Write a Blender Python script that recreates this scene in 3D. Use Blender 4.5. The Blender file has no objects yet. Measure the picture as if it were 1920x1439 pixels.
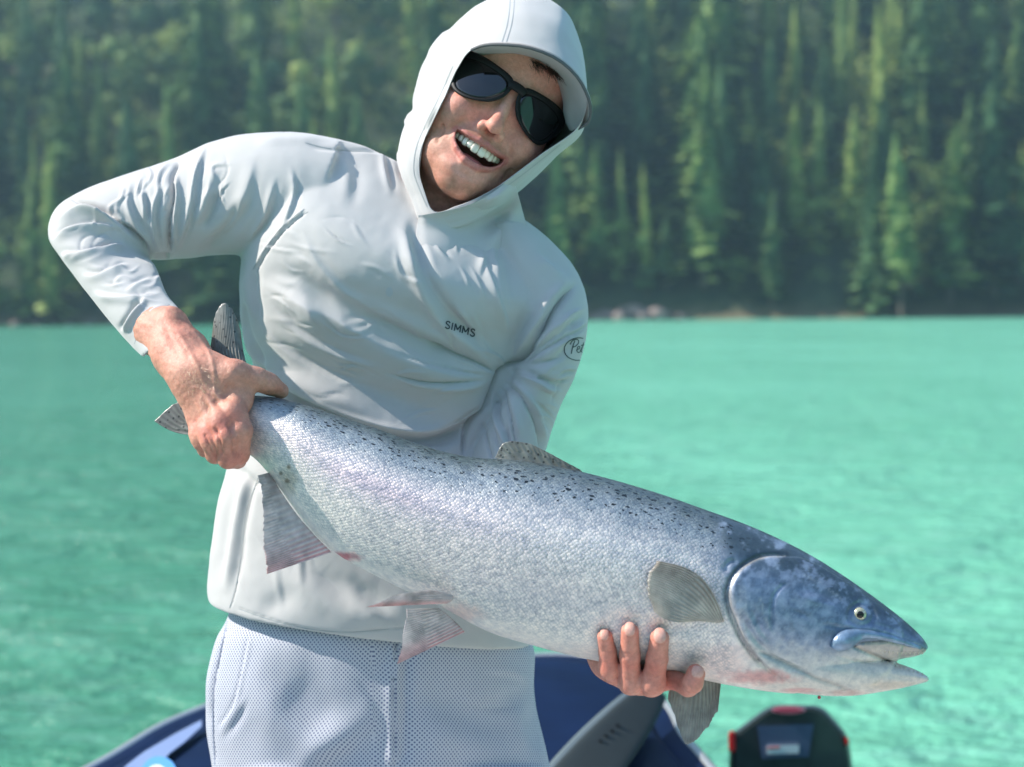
import bpy, bmesh, math, random
import numpy as np
from mathutils import Vector, Matrix
from mathutils.bvhtree import BVHTree
random.seed(7)
rng = np.random.default_rng(7)
scene = bpy.context.scene
COL = scene.collection

# ------------------------------------------------------------------ camera, sky, sun, exposure
F_PX = 2773.0
CAM = np.array([0.0, 0.0, 1.75])
PITCH = math.radians(3.0)
ROLL = math.radians(0.54)
FWD = np.array([0, math.cos(PITCH), -math.sin(PITCH)])
R0 = np.array([1.0, 0, 0])
U0 = np.array([0, math.sin(PITCH), math.cos(PITCH)])
RGT = R0 * math.cos(ROLL) - U0 * math.sin(ROLL)
UPV = U0 * math.cos(ROLL) + R0 * math.sin(ROLL)

cam_data = bpy.data.cameras.new('camera')
cam = bpy.data.objects.new('camera', cam_data)
COL.objects.link(cam)
M = Matrix.Identity(4)
for i in range(3):
    M[i][0] = RGT[i]; M[i][1] = UPV[i]; M[i][2] = -FWD[i]; M[i][3] = CAM[i]
cam.matrix_world = M
cam_data.sensor_width = 36.0
cam_data.lens = F_PX / 1920.0 * 36.0
cam_data.clip_start = 0.05
cam_data.clip_end = 4000
cam_data.dof.use_dof = True
cam_data.dof.focus_distance = 1.50
cam_data.dof.aperture_fstop = 4.6
scene.camera = cam

SUN_TO = np.array([-0.76, 0.0, 0.64]); SUN_TO = SUN_TO / np.linalg.norm(SUN_TO)
world = bpy.data.worlds.new("World"); scene.world = world
world.use_nodes = True
wn = world.node_tree.nodes; wl = world.node_tree.links
wn.clear()
sky = wn.new('ShaderNodeTexSky'); sky.sky_type = 'NISHITA'; sky.sun_disc = False
sky.sun_elevation = math.asin(SUN_TO[2])
sky.sun_rotation = math.atan2(SUN_TO[0], SUN_TO[1])
sky.air_density = 1.0; sky.dust_density = 0.6; sky.ozone_density = 1.8
bg = wn.new('ShaderNodeBackground'); bg.inputs['Strength'].default_value = 0.15
wo = wn.new('ShaderNodeOutputWorld')
wl.new(sky.outputs[0], bg.inputs[0]); wl.new(bg.outputs[0], wo.inputs[0])

sun_data = bpy.data.lights.new('sun', 'SUN')
sun_data.energy = 4.6; sun_data.angle = math.radians(0.53); sun_data.color = (1.0, 0.93, 0.83)
sun = bpy.data.objects.new('sun', sun_data); COL.objects.link(sun)
sun.rotation_euler = Vector(SUN_TO).to_track_quat('Z', 'Y').to_euler()
sun.location = (-20, -5, 30)

scene.render.engine = 'CYCLES'
scene.view_settings.view_transform = 'Standard'
scene.view_settings.look = 'None'
scene.view_settings.gamma = 1.0
scene.view_settings.exposure = 0.95
scene.cycles.use_denoising = True
scene.cycles.max_bounces = 8
scene.cycles.volume_bounces = 0
scene.cycles.caustics_reflective = False
scene.cycles.caustics_refractive = False

# ------------------------------------------------------------------ helpers
def W(px, py, d):
    """photo pixel + distance along the view axis -> world"""
    px = np.asarray(px, float); py = np.asarray(py, float); d = np.asarray(d, float)
    return (CAM + d[..., None] * FWD + (d * (px - 960) / F_PX)[..., None] * RGT
            - (d * (py - 719.5) / F_PX)[..., None] * UPV)

def W3(p):
    p = np.asarray(p, float)
    return W(p[..., 0], p[..., 1], p[..., 2])

def PXof(v):
    r = np.asarray(v, float) - CAM
    d = r @ FWD
    return np.stack([960 + F_PX * (r @ RGT) / d, 719.5 - F_PX * (r @ UPV) / d, d], -1)

def tag(o, label=None, cat=None, group=None, kind=None):
    if label: o['label'] = label
    if cat: o['category'] = cat
    if group: o['group'] = group
    if kind: o['kind'] = kind
    return o

def empty(name, loc, label=None, cat=None, group=None):
    o = bpy.data.objects.new(name, None); COL.objects.link(o)
    o.location = tuple(loc); o.empty_display_size = 0.1
    return tag(o, label, cat, group)

def mesh_np(name, V, F, smooth=True):
    me = bpy.data.meshes.new(name)
    V = np.asarray(V, np.float32)
    if isinstance(F, np.ndarray) and F.ndim == 2:
        n, k = F.shape
        me.vertices.add(len(V)); me.vertices.foreach_set('co', V.ravel())
        me.loops.add(n * k); me.loops.foreach_set('vertex_index', F.astype(np.int32).ravel())
        me.polygons.add(n)
        me.polygons.foreach_set('loop_start', np.arange(0, n * k, k, dtype=np.int32))
        me.update(calc_edges=True)
    else:
        me.from_pydata([tuple(map(float, v)) for v in V], [], [tuple(map(int, f)) for f in F])
        me.update()
    me.validate()
    if smooth:
        me.polygons.foreach_set('use_smooth', np.ones(len(me.polygons), bool))
    return me

def link(name, me, mat=None, parent=None, **kw):
    """objects keep world-space vertices; parents' offsets are undone here"""
    o = bpy.data.objects.new(name, me); COL.objects.link(o)
    if mat is not None:
        me.materials.clear(); me.materials.append(mat)
    if parent is not None:
        o.parent = parent
        p = parent; off = Vector((0, 0, 0))
        while p is not None:
            off += Vector(p.location); p = p.parent
        o.location = -off
    return tag(o, **kw)

def base_origin(o):
    """move a top-level mesh object's origin to its base"""
    me = o.data
    n = len(me.vertices); co = np.empty(n * 3, np.float32); me.vertices.foreach_get('co', co); co = co.reshape(-1, 3)
    c = np.array([(co[:, 0].min() + co[:, 0].max()) / 2, (co[:, 1].min() + co[:, 1].max()) / 2, co[:, 2].min()])
    me.vertices.foreach_set('co', (co - c).astype(np.float32).ravel()); me.update()
    o.location = tuple(c)
    return o

def get_co(me):
    co = np.empty(len(me.vertices) * 3, np.float32); me.vertices.foreach_get('co', co); return co.reshape(-1, 3).astype(float)
def get_no(me):
    co = np.empty(len(me.vertices) * 3, np.float32); me.vertex_normals.foreach_get('vector', co); return co.reshape(-1, 3).astype(float)
def set_co(me, V):
    me.vertices.foreach_set('co', np.asarray(V, np.float32).ravel()); me.update()
def set_attr(me, name, vals):
    vals = np.asarray(vals, np.float32)
    if vals.ndim == 1:
        a = me.attributes.new(name, 'FLOAT', 'POINT'); a.data.foreach_set('value', vals)
    else:
        if vals.shape[1] == 3: vals = np.concatenate([vals, np.ones((len(vals), 1), np.float32)], 1)
        a = me.attributes.new(name, 'FLOAT_COLOR', 'POINT'); a.data.foreach_set('color', vals.ravel())

def catmull(P, n, closed=False):
    P = np.asarray(P, float); m = len(P)
    if closed:
        t = np.linspace(0, m, n, endpoint=False)
    else:
        t = np.linspace(0, m - 1, n)
    i = np.floor(t).astype(int)
    if not closed: i = np.minimum(i, m - 2)
    f = (t - i)
    f = f.reshape((-1,) + (1,) * (P.ndim - 1))
    if closed:
        p0, p1, p2, p3 = P[(i - 1) % m], P[i % m], P[(i + 1) % m], P[(i + 2) % m]
    else:
        p1, p2 = P[i], P[i + 1]
        p0 = np.where((i > 0).reshape(f.shape), P[np.maximum(i - 1, 0)], 2 * P[i] - P[i + 1])
        p3 = np.where((i < m - 2).reshape(f.shape), P[np.minimum(i + 2, m - 1)], 2 * P[i + 1] - P[i])
    return 0.5 * ((2 * p1) + (-p0 + p2) * f + (2 * p0 - 5 * p1 + 4 * p2 - p3) * f ** 2 + (-p0 + 3 * p1 - 3 * p2 + p3) * f ** 3)

def grid_faces(nr, nc, wrap=True):
    r = np.arange(nr - 1)[:, None]; c = np.arange(nc if wrap else nc - 1)[None, :]
    a = r * nc + c; b = r * nc + (c + 1) % nc
    return np.stack([a, b, b + nc, a + nc], -1).reshape(-1, 4)

def loft_LR(st, nr=60, nc=48, cap=True, p=1.0):
    """stations: (Lx,Ly,Rx,Ry,depth,half_front,half_back[,sag]) in photo pixels / metres -> closed world mesh"""
    st = np.array([list(s) + [0] * (8 - len(s)) for s in st], float)
    S = catmull(st, nr)
    phi = np.linspace(0, 2 * math.pi, nc, endpoint=False)
    c = np.cos(phi); s = np.sin(phi)
    if p != 1.0:
        c = np.sign(c) * np.abs(c) ** p; s = np.sign(s) * np.abs(s) ** p
    cx = (S[:, 0] + S[:, 2]) / 2; cy = (S[:, 1] + S[:, 3]) / 2
    vx = (S[:, 2] - S[:, 0]) / 2; vy = (S[:, 3] - S[:, 1]) / 2
    hf = np.where(s[None, :] > 0, S[:, 5:6], S[:, 6:7])
    d = S[:, 4:5] - s[None, :] * hf
    px = cx[:, None] + c[None, :] * vx[:, None]
    py = cy[:, None] + c[None, :] * vy[:, None] + S[:, 7:8] * np.maximum(s[None, :], 0)
    V = W(px, py, d).reshape(-1, 3)
    F = [tuple(f) for f in grid_faces(nr, nc)]
    if cap:
        V = np.concatenate([V, V[:nc].mean(0)[None], V[-nc:].mean(0)[None]])
        a = nr * nc
        for k in range(nc):
            F.append((a, (k + 1) % nc, k)); F.append((a + 1, (nr - 1) * nc + k, (nr - 1) * nc + (k + 1) % nc))
    return V, F

def join_VF(lst):
    V = []; F = []; o = 0
    for v, f in lst:
        V.append(v); F += [tuple(int(i) + o for i in q) for q in f]; o += len(v)
    return np.concatenate(V), F

def remesh(V, F, voxel, smooth_it=0, fac=0.5):
    me = mesh_np('tmp', V, F)
    bm = bmesh.new(); bm.from_mesh(me); bmesh.ops.recalc_face_normals(bm, faces=bm.faces); bm.to_mesh(me); bm.free()
    o = bpy.data.objects.new('tmp', me); COL.objects.link(o)
    m = o.modifiers.new('r', 'REMESH'); m.mode = 'VOXEL'; m.voxel_size = voxel; m.adaptivity = 0
    if smooth_it:
        s = o.modifiers.new('s', 'SMOOTH'); s.factor = fac; s.iterations = smooth_it
    dg = bpy.context.evaluated_depsgraph_get()
    me2 = bpy.data.meshes.new_from_object(o.evaluated_get(dg))
    bpy.data.objects.remove(o); bpy.data.meshes.remove(me)
    me2.polygons.foreach_set('use_smooth', np.ones(len(me2.polygons), bool))
    me2.update()
    return me2

def smoothstep(a, b, x):
    t = np.clip((x - a) / (b - a), 0, 1); return t * t * (3 - 2 * t)

def poly_dist(P2, poly, closed=False):
    """P2 (N,2); returns unsigned distance, side sign, param 0..1 along"""
    A = np.asarray(poly, float)
    if closed: A = np.concatenate([A, A[:1]])
    best = np.full(len(P2), 1e9); side = np.zeros(len(P2)); tt = np.zeros(len(P2))
    L = np.linalg.norm(np.diff(A, axis=0), axis=1); cum = np.concatenate([[0], np.cumsum(L)]); tot = cum[-1]
    for i in range(len(A) - 1):
        a = A[i]; ab = A[i + 1] - a
        ap = P2 - a
        t = np.clip((ap @ ab) / (ab @ ab + 1e-9), 0, 1)
        q = ap - t[:, None] * ab
        dd = np.sqrt((q ** 2).sum(1))
        m = dd < best
        best[m] = dd[m]
        side[m] = np.sign(ab[0] * ap[m, 1] - ab[1] * ap[m, 0])
        tt[m] = (cum[i] + t[m] * L[i]) / tot
    return best, side, tt

def inside_poly(P2, poly):
    x, y = P2[:, 0], P2[:, 1]; c = np.zeros(len(P2), bool); n = len(poly)
    for i in range(n):
        x1, y1 = poly[i]; x2, y2 = poly[(i + 1) % n]
        if y1 == y2: continue
        m = ((y1 > y) != (y2 > y)) & (x < (x2 - x1) * (y - y1) / (y2 - y1) + x1)
        c ^= m
    return c

def relief(V, N, items, front=True):
    """items: (kind, pts, width_px, height_m[, taper]) -> displacement along normals for the camera-side surface"""
    P = PXof(V)[:, :2]
    disp = np.zeros(len(V))
    if front:
        vd = V - CAM; vd /= np.linalg.norm(vd, axis=1)[:, None]
        wf = smoothstep(-0.05, 0.25, -(vd * N).sum(1))
    else:
        wf = np.ones(len(V))
    for it in items:
        kind, pts, w, h = it[:4]
        tp = it[4] if len(it) > 4 else 0.25
        pts = np.asarray(pts, float)
        if kind in ('raise',):
            cl = catmull(pts, len(pts) * 5, closed=True)
            lo = cl.min(0) - 3 * w; hi = cl.max(0) + 3 * w
            m = ((P > lo) & (P < hi)).all(1)
            if not m.any(): continue
            dd, _, _ = poly_dist(P[m], cl, closed=True)
            ins = inside_poly(P[m], cl)
            sd = np.where(ins, dd, -dd)
            disp[m] += h * smoothstep(-w, w, sd)
            continue
        if len(pts) > 2: pl = catmull(pts, (len(pts) - 1) * 6 + 1)
        else: pl = pts
        lo = pl.min(0) - 3 * w; hi = pl.max(0) + 3 * w
        m = ((P > lo) & (P < hi)).all(1)
        if not m.any(): continue
        dd, sd, t = poly_dist(P[m], pl)
        end = smoothstep(0, tp, t) * smoothstep(0, tp, 1 - t) if tp > 0 else 1.0
        x = dd / w
        if kind == 'crease': v = -np.exp(-x ** 2)
        elif kind == 'ridge': v = np.exp(-x ** 2)
        elif kind == 'sharp': v = -np.exp(-x * 1.6)
        elif kind == 'fold': s = sd * x; v = s * np.exp(-s ** 2) * 2.3
        elif kind == 'rfold': s = -sd * x; v = np.where(s < 0, np.exp(-(s * 0.7) ** 2), np.exp(-(s * 2.2) ** 2)) - 0.3 * np.exp(-((s - 1.2) * 1.5) ** 2)
        else: raise ValueError(kind)
        disp[m] += h * v * end
    return disp * wf

# ---------------- signed distance modelling
def seg(P, a, b, ra, rb):
    a = np.asarray(a, np.float32); b = np.asarray(b, np.float32); ab = b - a
    pa = P - a; t = np.clip((pa @ ab) / (ab @ ab), 0, 1)
    return np.sqrt(((pa - t[..., None] * ab) ** 2).sum(-1)) - (ra + (rb - ra) * t)
def ell(P, c, r):
    c = np.asarray(c, np.float32); r = np.asarray(r, np.float32)
    q = (P - c) / r; k0 = np.sqrt((q ** 2).sum(-1)); k1 = np.sqrt(((q / r) ** 2).sum(-1)) + 1e-9
    return k0 * (k0 - 1) / k1
def smin(a, b, k):
    h = np.maximum(k - np.abs(a - b), 0) / k
    return np.minimum(a, b) - h * h * k * 0.25
def smax(a, b, k): return -smin(-a, -b, k)

def surface_nets(D, origin, h):
    """D: (nx,ny,nz) signed field, negative inside"""
    ins = D < 0
    nx, ny, nz = D.shape
    c = [ins[i:nx - 1 + i, j:ny - 1 + j, k:nz - 1 + k] for i in (0, 1) for j in (0, 1) for k in (0, 1)]
    s = sum(x.astype(np.int8) for x in c)
    act = (s > 0) & (s < 8)
    idx = np.full(act.shape, -1, np.int64); I, J, K = np.nonzero(act); idx[I, J, K] = np.arange(len(I))
    acc = np.zeros((len(I), 3)); cnt = np.zeros(len(I))
    for ax in range(3):
        for u in (0, 1):
            for v in (0, 1):
                o = [0, 0, 0]; oth = [a for a in range(3) if a != ax]; o[oth[0]] = u; o[oth[1]] = v
                o2 = list(o); o2[ax] = 1
                a = D[I + o[0], J + o[1], K + o[2]]; b = D[I + o2[0], J + o2[1], K + o2[2]]
                m = (a < 0) != (b < 0)
                t = np.where(m, a / np.where(m, a - b, 1), 0)
                p = np.zeros((len(I), 3)); p[:, oth[0]] = u; p[:, oth[1]] = v; p[:, ax] = t
                acc += p * m[:, None]; cnt += m
    V = (np.stack([I, J, K], 1) + acc / cnt[:, None]) * h + np.asarray(origin)
    quads = []
    for ax in range(3):
        oth = [a for a in range(3) if a != ax]
        sl0 = [slice(1, n - 1) for n in D.shape]; sl1 = [slice(1, n - 1) for n in D.shape]
        sl0[ax] = slice(0, D.shape[ax] - 1); sl1[ax] = slice(1, D.shape[ax])
        A = ins[tuple(sl0)]; B = ins[tuple(sl1)]
        for flip, m in ((False, A & ~B), (True, ~A & B)):
            q = np.stack(np.nonzero(m), 1)
            for a in oth: q[:, a] += 1
            def at(u, v):
                r = q.copy(); r[:, oth[0]] -= u; r[:, oth[1]] -= v
                return idx[r[:, 0], r[:, 1], r[:, 2]]
            f = np.stack([at(1, 1), at(0, 1), at(0, 0), at(1, 0)], 1)
            if flip ^ (ax == 1): f = f[:, ::-1]
            quads.append(f)
    Fq = np.concatenate(quads); Fq = Fq[(Fq >= 0).all(1)]
    return V, Fq

def sdf_mesh(fn, lo, hi, h):
    lo = np.asarray(lo, float); hi = np.asarray(hi, float)
    n = np.ceil((hi - lo) / h).astype(int) + 1
    g = np.stack(np.meshgrid(*[(lo[i] + h * np.arange(n[i])).astype(np.float32) for i in range(3)], indexing='ij'), -1)
    return surface_nets(fn(g), lo, h)

# ---------------- materials
def new_mat(name):
    m = bpy.data.materials.new(name); m.use_nodes = True
    nt = m.node_tree; b = nt.nodes['Principled BSDF']
    return m, nt, b
def N(nt, t, **kw):
    n = nt.nodes.new(t)
    for k, v in kw.items():
        if k.startswith('i_'):
            n.inputs[k[2:].replace('_', ' ')].default_value = v
        else: setattr(n, k, v)
    return n
def setin(b, **kw):
    for k, v in kw.items(): b.inputs[k.replace('_', ' ')].default_value = v
def ramp(nt, stops, interp='LINEAR'):
    r = nt.nodes.new('ShaderNodeValToRGB'); r.color_ramp.interpolation = interp
    e = r.color_ramp.elements
    while len(e) < len(stops): e.new(0.5)
    for i, (p, c) in enumerate(stops):
        e[i].position = p; e[i].color = (c[0], c[1], c[2], 1) if len(c) == 3 else c
    return r
def simple(name, col, rough=0.5, metal=0.0, noise=0.0, nscale=20.0, bump=0.0, bscale=200.0, **kw):
    m, nt, b = new_mat(name)
    setin(b, Base_Color=(*col, 1), Roughness=rough, Metallic=metal, **kw)
    if noise > 0:
        tc = N(nt, 'ShaderNodeTexCoord'); n = N(nt, 'ShaderNodeTexNoise', i_Scale=nscale, i_Detail=6.0)
        nt.links.new(tc.outputs['Object'], n.inputs['Vector'])
        r = ramp(nt, [(0.3, tuple(c * (1 - noise) for c in col)), (0.7, tuple(min(1, c * (1 + noise)) for c in col))])
        nt.links.new(n.outputs['Fac'], r.inputs[0]); nt.links.new(r.outputs[0], b.inputs['Base Color'])
    if bump > 0:
        tc = N(nt, 'ShaderNodeTexCoord'); n = N(nt, 'ShaderNodeTexNoise', i_Scale=bscale, i_Detail=4.0)
        nt.links.new(tc.outputs['Object'], n.inputs['Vector'])
        bp = N(nt, 'ShaderNodeBump', i_Strength=bump, i_Distance=0.002)
        nt.links.new(n.outputs['Fac'], bp.inputs['Height']); nt.links.new(bp.outputs[0], b.inputs['Normal'])
    return m
# ================================================================== THE PLACE
SHORE = 168.0
def hash2(x, y):
    return np.modf(np.abs(np.sin(x * 12.9898 + y * 78.233) * 43758.5453))[0]
def vnoise(x, y):
    xi, yi = np.floor(x), np.floor(y); fx, fy = x - xi, y - yi
    fx = fx * fx * (3 - 2 * fx); fy = fy * fy * (3 - 2 * fy)
    a, b, c, d = hash2(xi, yi), hash2(xi + 1, yi), hash2(xi, yi + 1), hash2(xi + 1, yi + 1)
    return (a * (1 - fx) + b * fx) * (1 - fy) + (c * (1 - fx) + d * fx) * fy
def fbm(x, y, o=4):
    s = 0; a = 0.5
    for _ in range(o): s = s + a * vnoise(x, y); x = x * 2.03 + 7.1; y = y * 2.03 + 3.3; a *= 0.5
    return s
def shore_at(x):
    return SHORE + 5 * (fbm(np.asarray(x) / 40.0 + 10, np.zeros_like(np.asarray(x, float)) + 2.0) - 0.5) * 2
def hill_z(x, y):
    t = y - shore_at(x)
    z = 0.72 * np.maximum(t, 0) + 0.6 * np.clip(t, -30, 0.0) * 0.3
    z = z + np.clip(t, 0, 30) / 30 * 7 * (fbm(x / 22.0, y / 22.0) - 0.5)
    z = z + smoothstep(0, 3, t) * 1.1
    return np.where(t > 150, 0.72 * 150 + (t - 150) * 0.35 + np.clip(t, 0, 30) / 30 * 7 * (fbm(x / 22.0, y / 22.0) - 0.5) + 1.1, z)

# water sheet with waves near the boat as real relief
def make_water():
    ys = np.concatenate([np.linspace(-400, 0, 12, endpoint=False), np.geomspace(0.6, 190, 330)])
    nx = 240
    u = np.linspace(-1, 1, nx)
    X = np.sign(u)[None] * (np.abs(u)[None] ** 1.4) * np.maximum(60, 30 + np.abs(ys) * 1.6)[:, None]
    Y = np.repeat(ys[:, None], nx, 1)
    a = np.clip((Y - 1.5) / 4, 0, 1) * np.clip(1 - Y / 170, 0.0, 1)
    Z = 0.0 * X
    V = np.stack([X, Y, Z], -1).reshape(-1, 3)
    m, nt, b = new_mat('glacial_water')
    L = nt.links
    tc = N(nt, 'ShaderNodeTexCoord')
    mp = N(nt, 'ShaderNodeMapping'); mp.inputs['Scale'].default_value = (0.55, 1.0, 1.0)
    L.new(tc.outputs['Object'], mp.inputs['Vector'])
    n0 = N(nt, 'ShaderNodeTexNoise', i_Scale=0.09, i_Detail=3.0); L.new(tc.outputs['Object'], n0.inputs['Vector'])
    sx = N(nt, 'ShaderNodeSeparateXYZ'); L.new(tc.outputs['Object'], sx.inputs[0])
    r0 = ramp(nt, [(0.35, (0.145, 0.455, 0.300)), (0.65, (0.185, 0.540, 0.370))]); L.new(n0.outputs['Fac'], r0.inputs[0])
    # sky-glare difference painted into the colour: darker to one side; plus paler streaks
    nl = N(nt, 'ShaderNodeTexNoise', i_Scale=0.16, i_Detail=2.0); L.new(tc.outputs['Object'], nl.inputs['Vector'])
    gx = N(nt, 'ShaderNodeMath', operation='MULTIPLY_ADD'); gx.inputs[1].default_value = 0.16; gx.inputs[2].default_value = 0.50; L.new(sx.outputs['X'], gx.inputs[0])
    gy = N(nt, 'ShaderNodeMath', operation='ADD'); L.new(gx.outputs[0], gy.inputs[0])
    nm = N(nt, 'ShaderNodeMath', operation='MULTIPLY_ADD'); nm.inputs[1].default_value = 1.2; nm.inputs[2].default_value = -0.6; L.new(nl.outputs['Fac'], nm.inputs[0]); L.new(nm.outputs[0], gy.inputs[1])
    glare_tone = ramp(nt, [(0.1, (0.44, 0.56, 0.52)), (0.8, (1.0, 1.0, 1.0))]); L.new(gy.outputs[0], glare_tone.inputs[0])
    mc = N(nt, 'ShaderNodeMix', data_type='RGBA', blend_type='MULTIPLY'); mc.inputs[0].default_value = 1.0; L.new(r0.outputs[0], mc.inputs[6]); L.new(glare_tone.outputs[0], mc.inputs[7])
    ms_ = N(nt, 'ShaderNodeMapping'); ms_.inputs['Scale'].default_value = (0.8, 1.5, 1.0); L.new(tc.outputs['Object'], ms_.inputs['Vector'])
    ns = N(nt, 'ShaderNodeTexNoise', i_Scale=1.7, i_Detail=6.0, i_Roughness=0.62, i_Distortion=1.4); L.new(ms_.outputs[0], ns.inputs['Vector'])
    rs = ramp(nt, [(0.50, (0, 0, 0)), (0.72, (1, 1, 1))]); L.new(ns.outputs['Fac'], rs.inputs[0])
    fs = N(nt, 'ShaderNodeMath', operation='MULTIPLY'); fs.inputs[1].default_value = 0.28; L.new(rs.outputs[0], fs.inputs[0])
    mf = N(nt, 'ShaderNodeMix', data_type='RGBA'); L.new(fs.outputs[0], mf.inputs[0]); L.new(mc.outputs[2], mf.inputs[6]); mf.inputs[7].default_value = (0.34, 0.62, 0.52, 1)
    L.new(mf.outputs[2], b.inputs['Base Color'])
    setin(b, Roughness=0.22, IOR=1.33, Specular_IOR_Level=0.5)
    n1 = N(nt, 'ShaderNodeTexNoise', i_Scale=1.3, i_Detail=6.0, i_Roughness=0.62, i_Distortion=0.6)
    n2 = N(nt, 'ShaderNodeTexNoise', i_Scale=6.0, i_Detail=5.0, i_Roughness=0.6, i_Distortion=0.4)
    L.new(mp.outputs[0], n1.inputs['Vector']); L.new(mp.outputs[0], n2.inputs['Vector'])
    ma = N(nt, 'ShaderNodeMath', operation='MULTIPLY_ADD'); ma.inputs[1].default_value = 0.30
    L.new(n2.outputs['Fac'], ma.inputs[0]); L.new(n1.outputs['Fac'], ma.inputs[2])
    bp = N(nt, 'ShaderNodeBump', i_Strength=1.0, i_Distance=0.30)
    L.new(ma.outputs[0], bp.inputs['Height']); L.new(bp.outputs[0], b.inputs['Normal'])
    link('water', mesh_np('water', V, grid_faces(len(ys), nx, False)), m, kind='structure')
make_water()

def mat_ground():
    m, nt, b = new_mat('forest_ground'); L = nt.links
    at = N(nt, 'ShaderNodeAttribute', attribute_name='soil')
    tc = N(nt, 'ShaderNodeTexCoord')
    n = N(nt, 'ShaderNodeTexNoise', i_Scale=0.35, i_Detail=8.0, i_Roughness=0.65); L.new(tc.outputs['Object'], n.inputs['Vector'])
    g = ramp(nt, [(0.3, (0.015, 0.030, 0.014)), (0.55, (0.03, 0.055, 0.022)), (0.8, (0.06, 0.08, 0.035))]); L.new(n.outputs['Fac'], g.inputs[0])
    s = ramp(nt, [(0.3, (0.15, 0.11, 0.065)), (0.7, (0.30, 0.23, 0.14))]); L.new(n.outputs['Fac'], s.inputs[0])
    mx = N(nt, 'ShaderNodeMix', data_type='RGBA'); L.new(at.outputs['Fac'], mx.inputs[0]); L.new(g.outputs[0], mx.inputs[6]); L.new(s.outputs[0], mx.inputs[7])
    L.new(mx.outputs[2], b.inputs['Base Color']); setin(b, Roughness=0.95)
    return m
def make_hills():
    xs = np.linspace(-330, 330, 220); ys = np.concatenate([np.linspace(SHORE - 14, SHORE + 110, 110), np.linspace(SHORE + 115, 560, 40)])
    X, Y = np.meshgrid(xs, ys); Z = hill_z(X, Y)
    V = np.stack([X, Y, Z], -1).reshape(-1, 3)
    P = PXof(V)
    soil = np.zeros(len(V))
    for cx, cy, rx, ry in ((50, 150, 55, 26), (400, 540, 60, 40), (430, 500, 40, 26), (480, 500, 25, 30)):
        soil = np.maximum(soil, smoothstep(1.3, 0.6, np.hypot((P[:, 0] - cx) / rx, (P[:, 1] - cy) / ry)))
    t = V[:, 1] - shore_at(V[:, 0]); soil = np.maximum(soil, 0.6 * smoothstep(1.6, 0.3, t))
    me = mesh_np('hillside', V, grid_faces(len(ys), len(xs), False)); set_attr(me, 'soil', soil)
    mg = mat_ground()
    link('hillside', me, mg, kind='structure')
    # the shores out of view to the sides and behind, so that what mirrors the place mirrors a lake between hills
    th = np.linspace(math.radians(150), math.radians(390), 90)
    rr = np.linspace(0, 1, 16)
    V2 = []
    for k, q in enumerate(rr):
        R = 420 + 480 * q
        for a in th:
            z = -1 + 210 * q ** 0.8 * (0.55 + 0.5 * fbm(np.array(a * 3.0), np.array(q * 1.3)))
            V2.append((R * math.cos(a), R * math.sin(a) * 0.9, float(z)))
    me = mesh_np('far_hills', V2, grid_faces(16, 90, False)); set_attr(me, 'soil', np.zeros(len(V2)))
    link('far_hills', me, mg, kind='structure')
make_hills()

# ------------------------------------------------------------------ trees
def mat_foliage(name, dark, light, warm, dim=(0.45, 0.62, 0.70)):
    m, nt, b = new_mat(name); L = nt.links
    oi = N(nt, 'ShaderNodeObjectInfo'); at = N(nt, 'ShaderNodeAttribute', attribute_name='shade')
    tc = N(nt, 'ShaderNodeTexCoord')
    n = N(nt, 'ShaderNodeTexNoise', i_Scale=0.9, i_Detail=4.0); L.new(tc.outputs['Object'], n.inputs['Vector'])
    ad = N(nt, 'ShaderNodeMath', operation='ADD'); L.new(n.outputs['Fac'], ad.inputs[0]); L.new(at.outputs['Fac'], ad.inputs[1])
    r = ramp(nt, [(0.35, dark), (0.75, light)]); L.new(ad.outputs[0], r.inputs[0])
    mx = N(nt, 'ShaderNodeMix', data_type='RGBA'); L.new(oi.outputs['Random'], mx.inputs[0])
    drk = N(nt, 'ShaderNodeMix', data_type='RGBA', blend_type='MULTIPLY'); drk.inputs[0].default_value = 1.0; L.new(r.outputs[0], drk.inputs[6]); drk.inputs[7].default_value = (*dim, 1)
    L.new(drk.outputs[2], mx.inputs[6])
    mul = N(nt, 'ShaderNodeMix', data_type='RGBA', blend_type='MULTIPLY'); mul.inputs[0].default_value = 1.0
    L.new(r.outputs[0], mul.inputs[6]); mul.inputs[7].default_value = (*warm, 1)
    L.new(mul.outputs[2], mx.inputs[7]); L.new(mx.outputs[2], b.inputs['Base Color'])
    setin(b, Roughness=0.7, Specular_IOR_Level=0.2)
    tr = N(nt, 'ShaderNodeBsdfTranslucent'); L.new(mx.outputs[2], tr.inputs[0])
    ms = N(nt, 'ShaderNodeMixShader'); ms.inputs[0].default_value = 0.25
    L.new(b.outputs[0], ms.inputs[1]); L.new(tr.outputs[0], ms.inputs[2])
    L.new(ms.outputs[0], nt.nodes['Material Output'].inputs[0])
    return m
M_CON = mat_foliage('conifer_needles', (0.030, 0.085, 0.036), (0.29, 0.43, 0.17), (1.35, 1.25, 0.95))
M_CON_L = mat_foliage('sun_painted_needles', (0.20, 0.30, 0.10), (0.60, 0.68, 0.29), (1.2, 1.12, 0.85), (0.85, 0.92, 0.85))  # paler needles: sunlight on the tips painted into the colour
M_BUSH = mat_foliage('broadleaf_foliage', (0.12, 0.20, 0.07), (0.44, 0.54, 0.20), (1.3, 1.15, 0.9))
M_BARK = simple('bark', (0.13, 0.10, 0.075), 0.9, noise=0.4, nscale=3)

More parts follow.
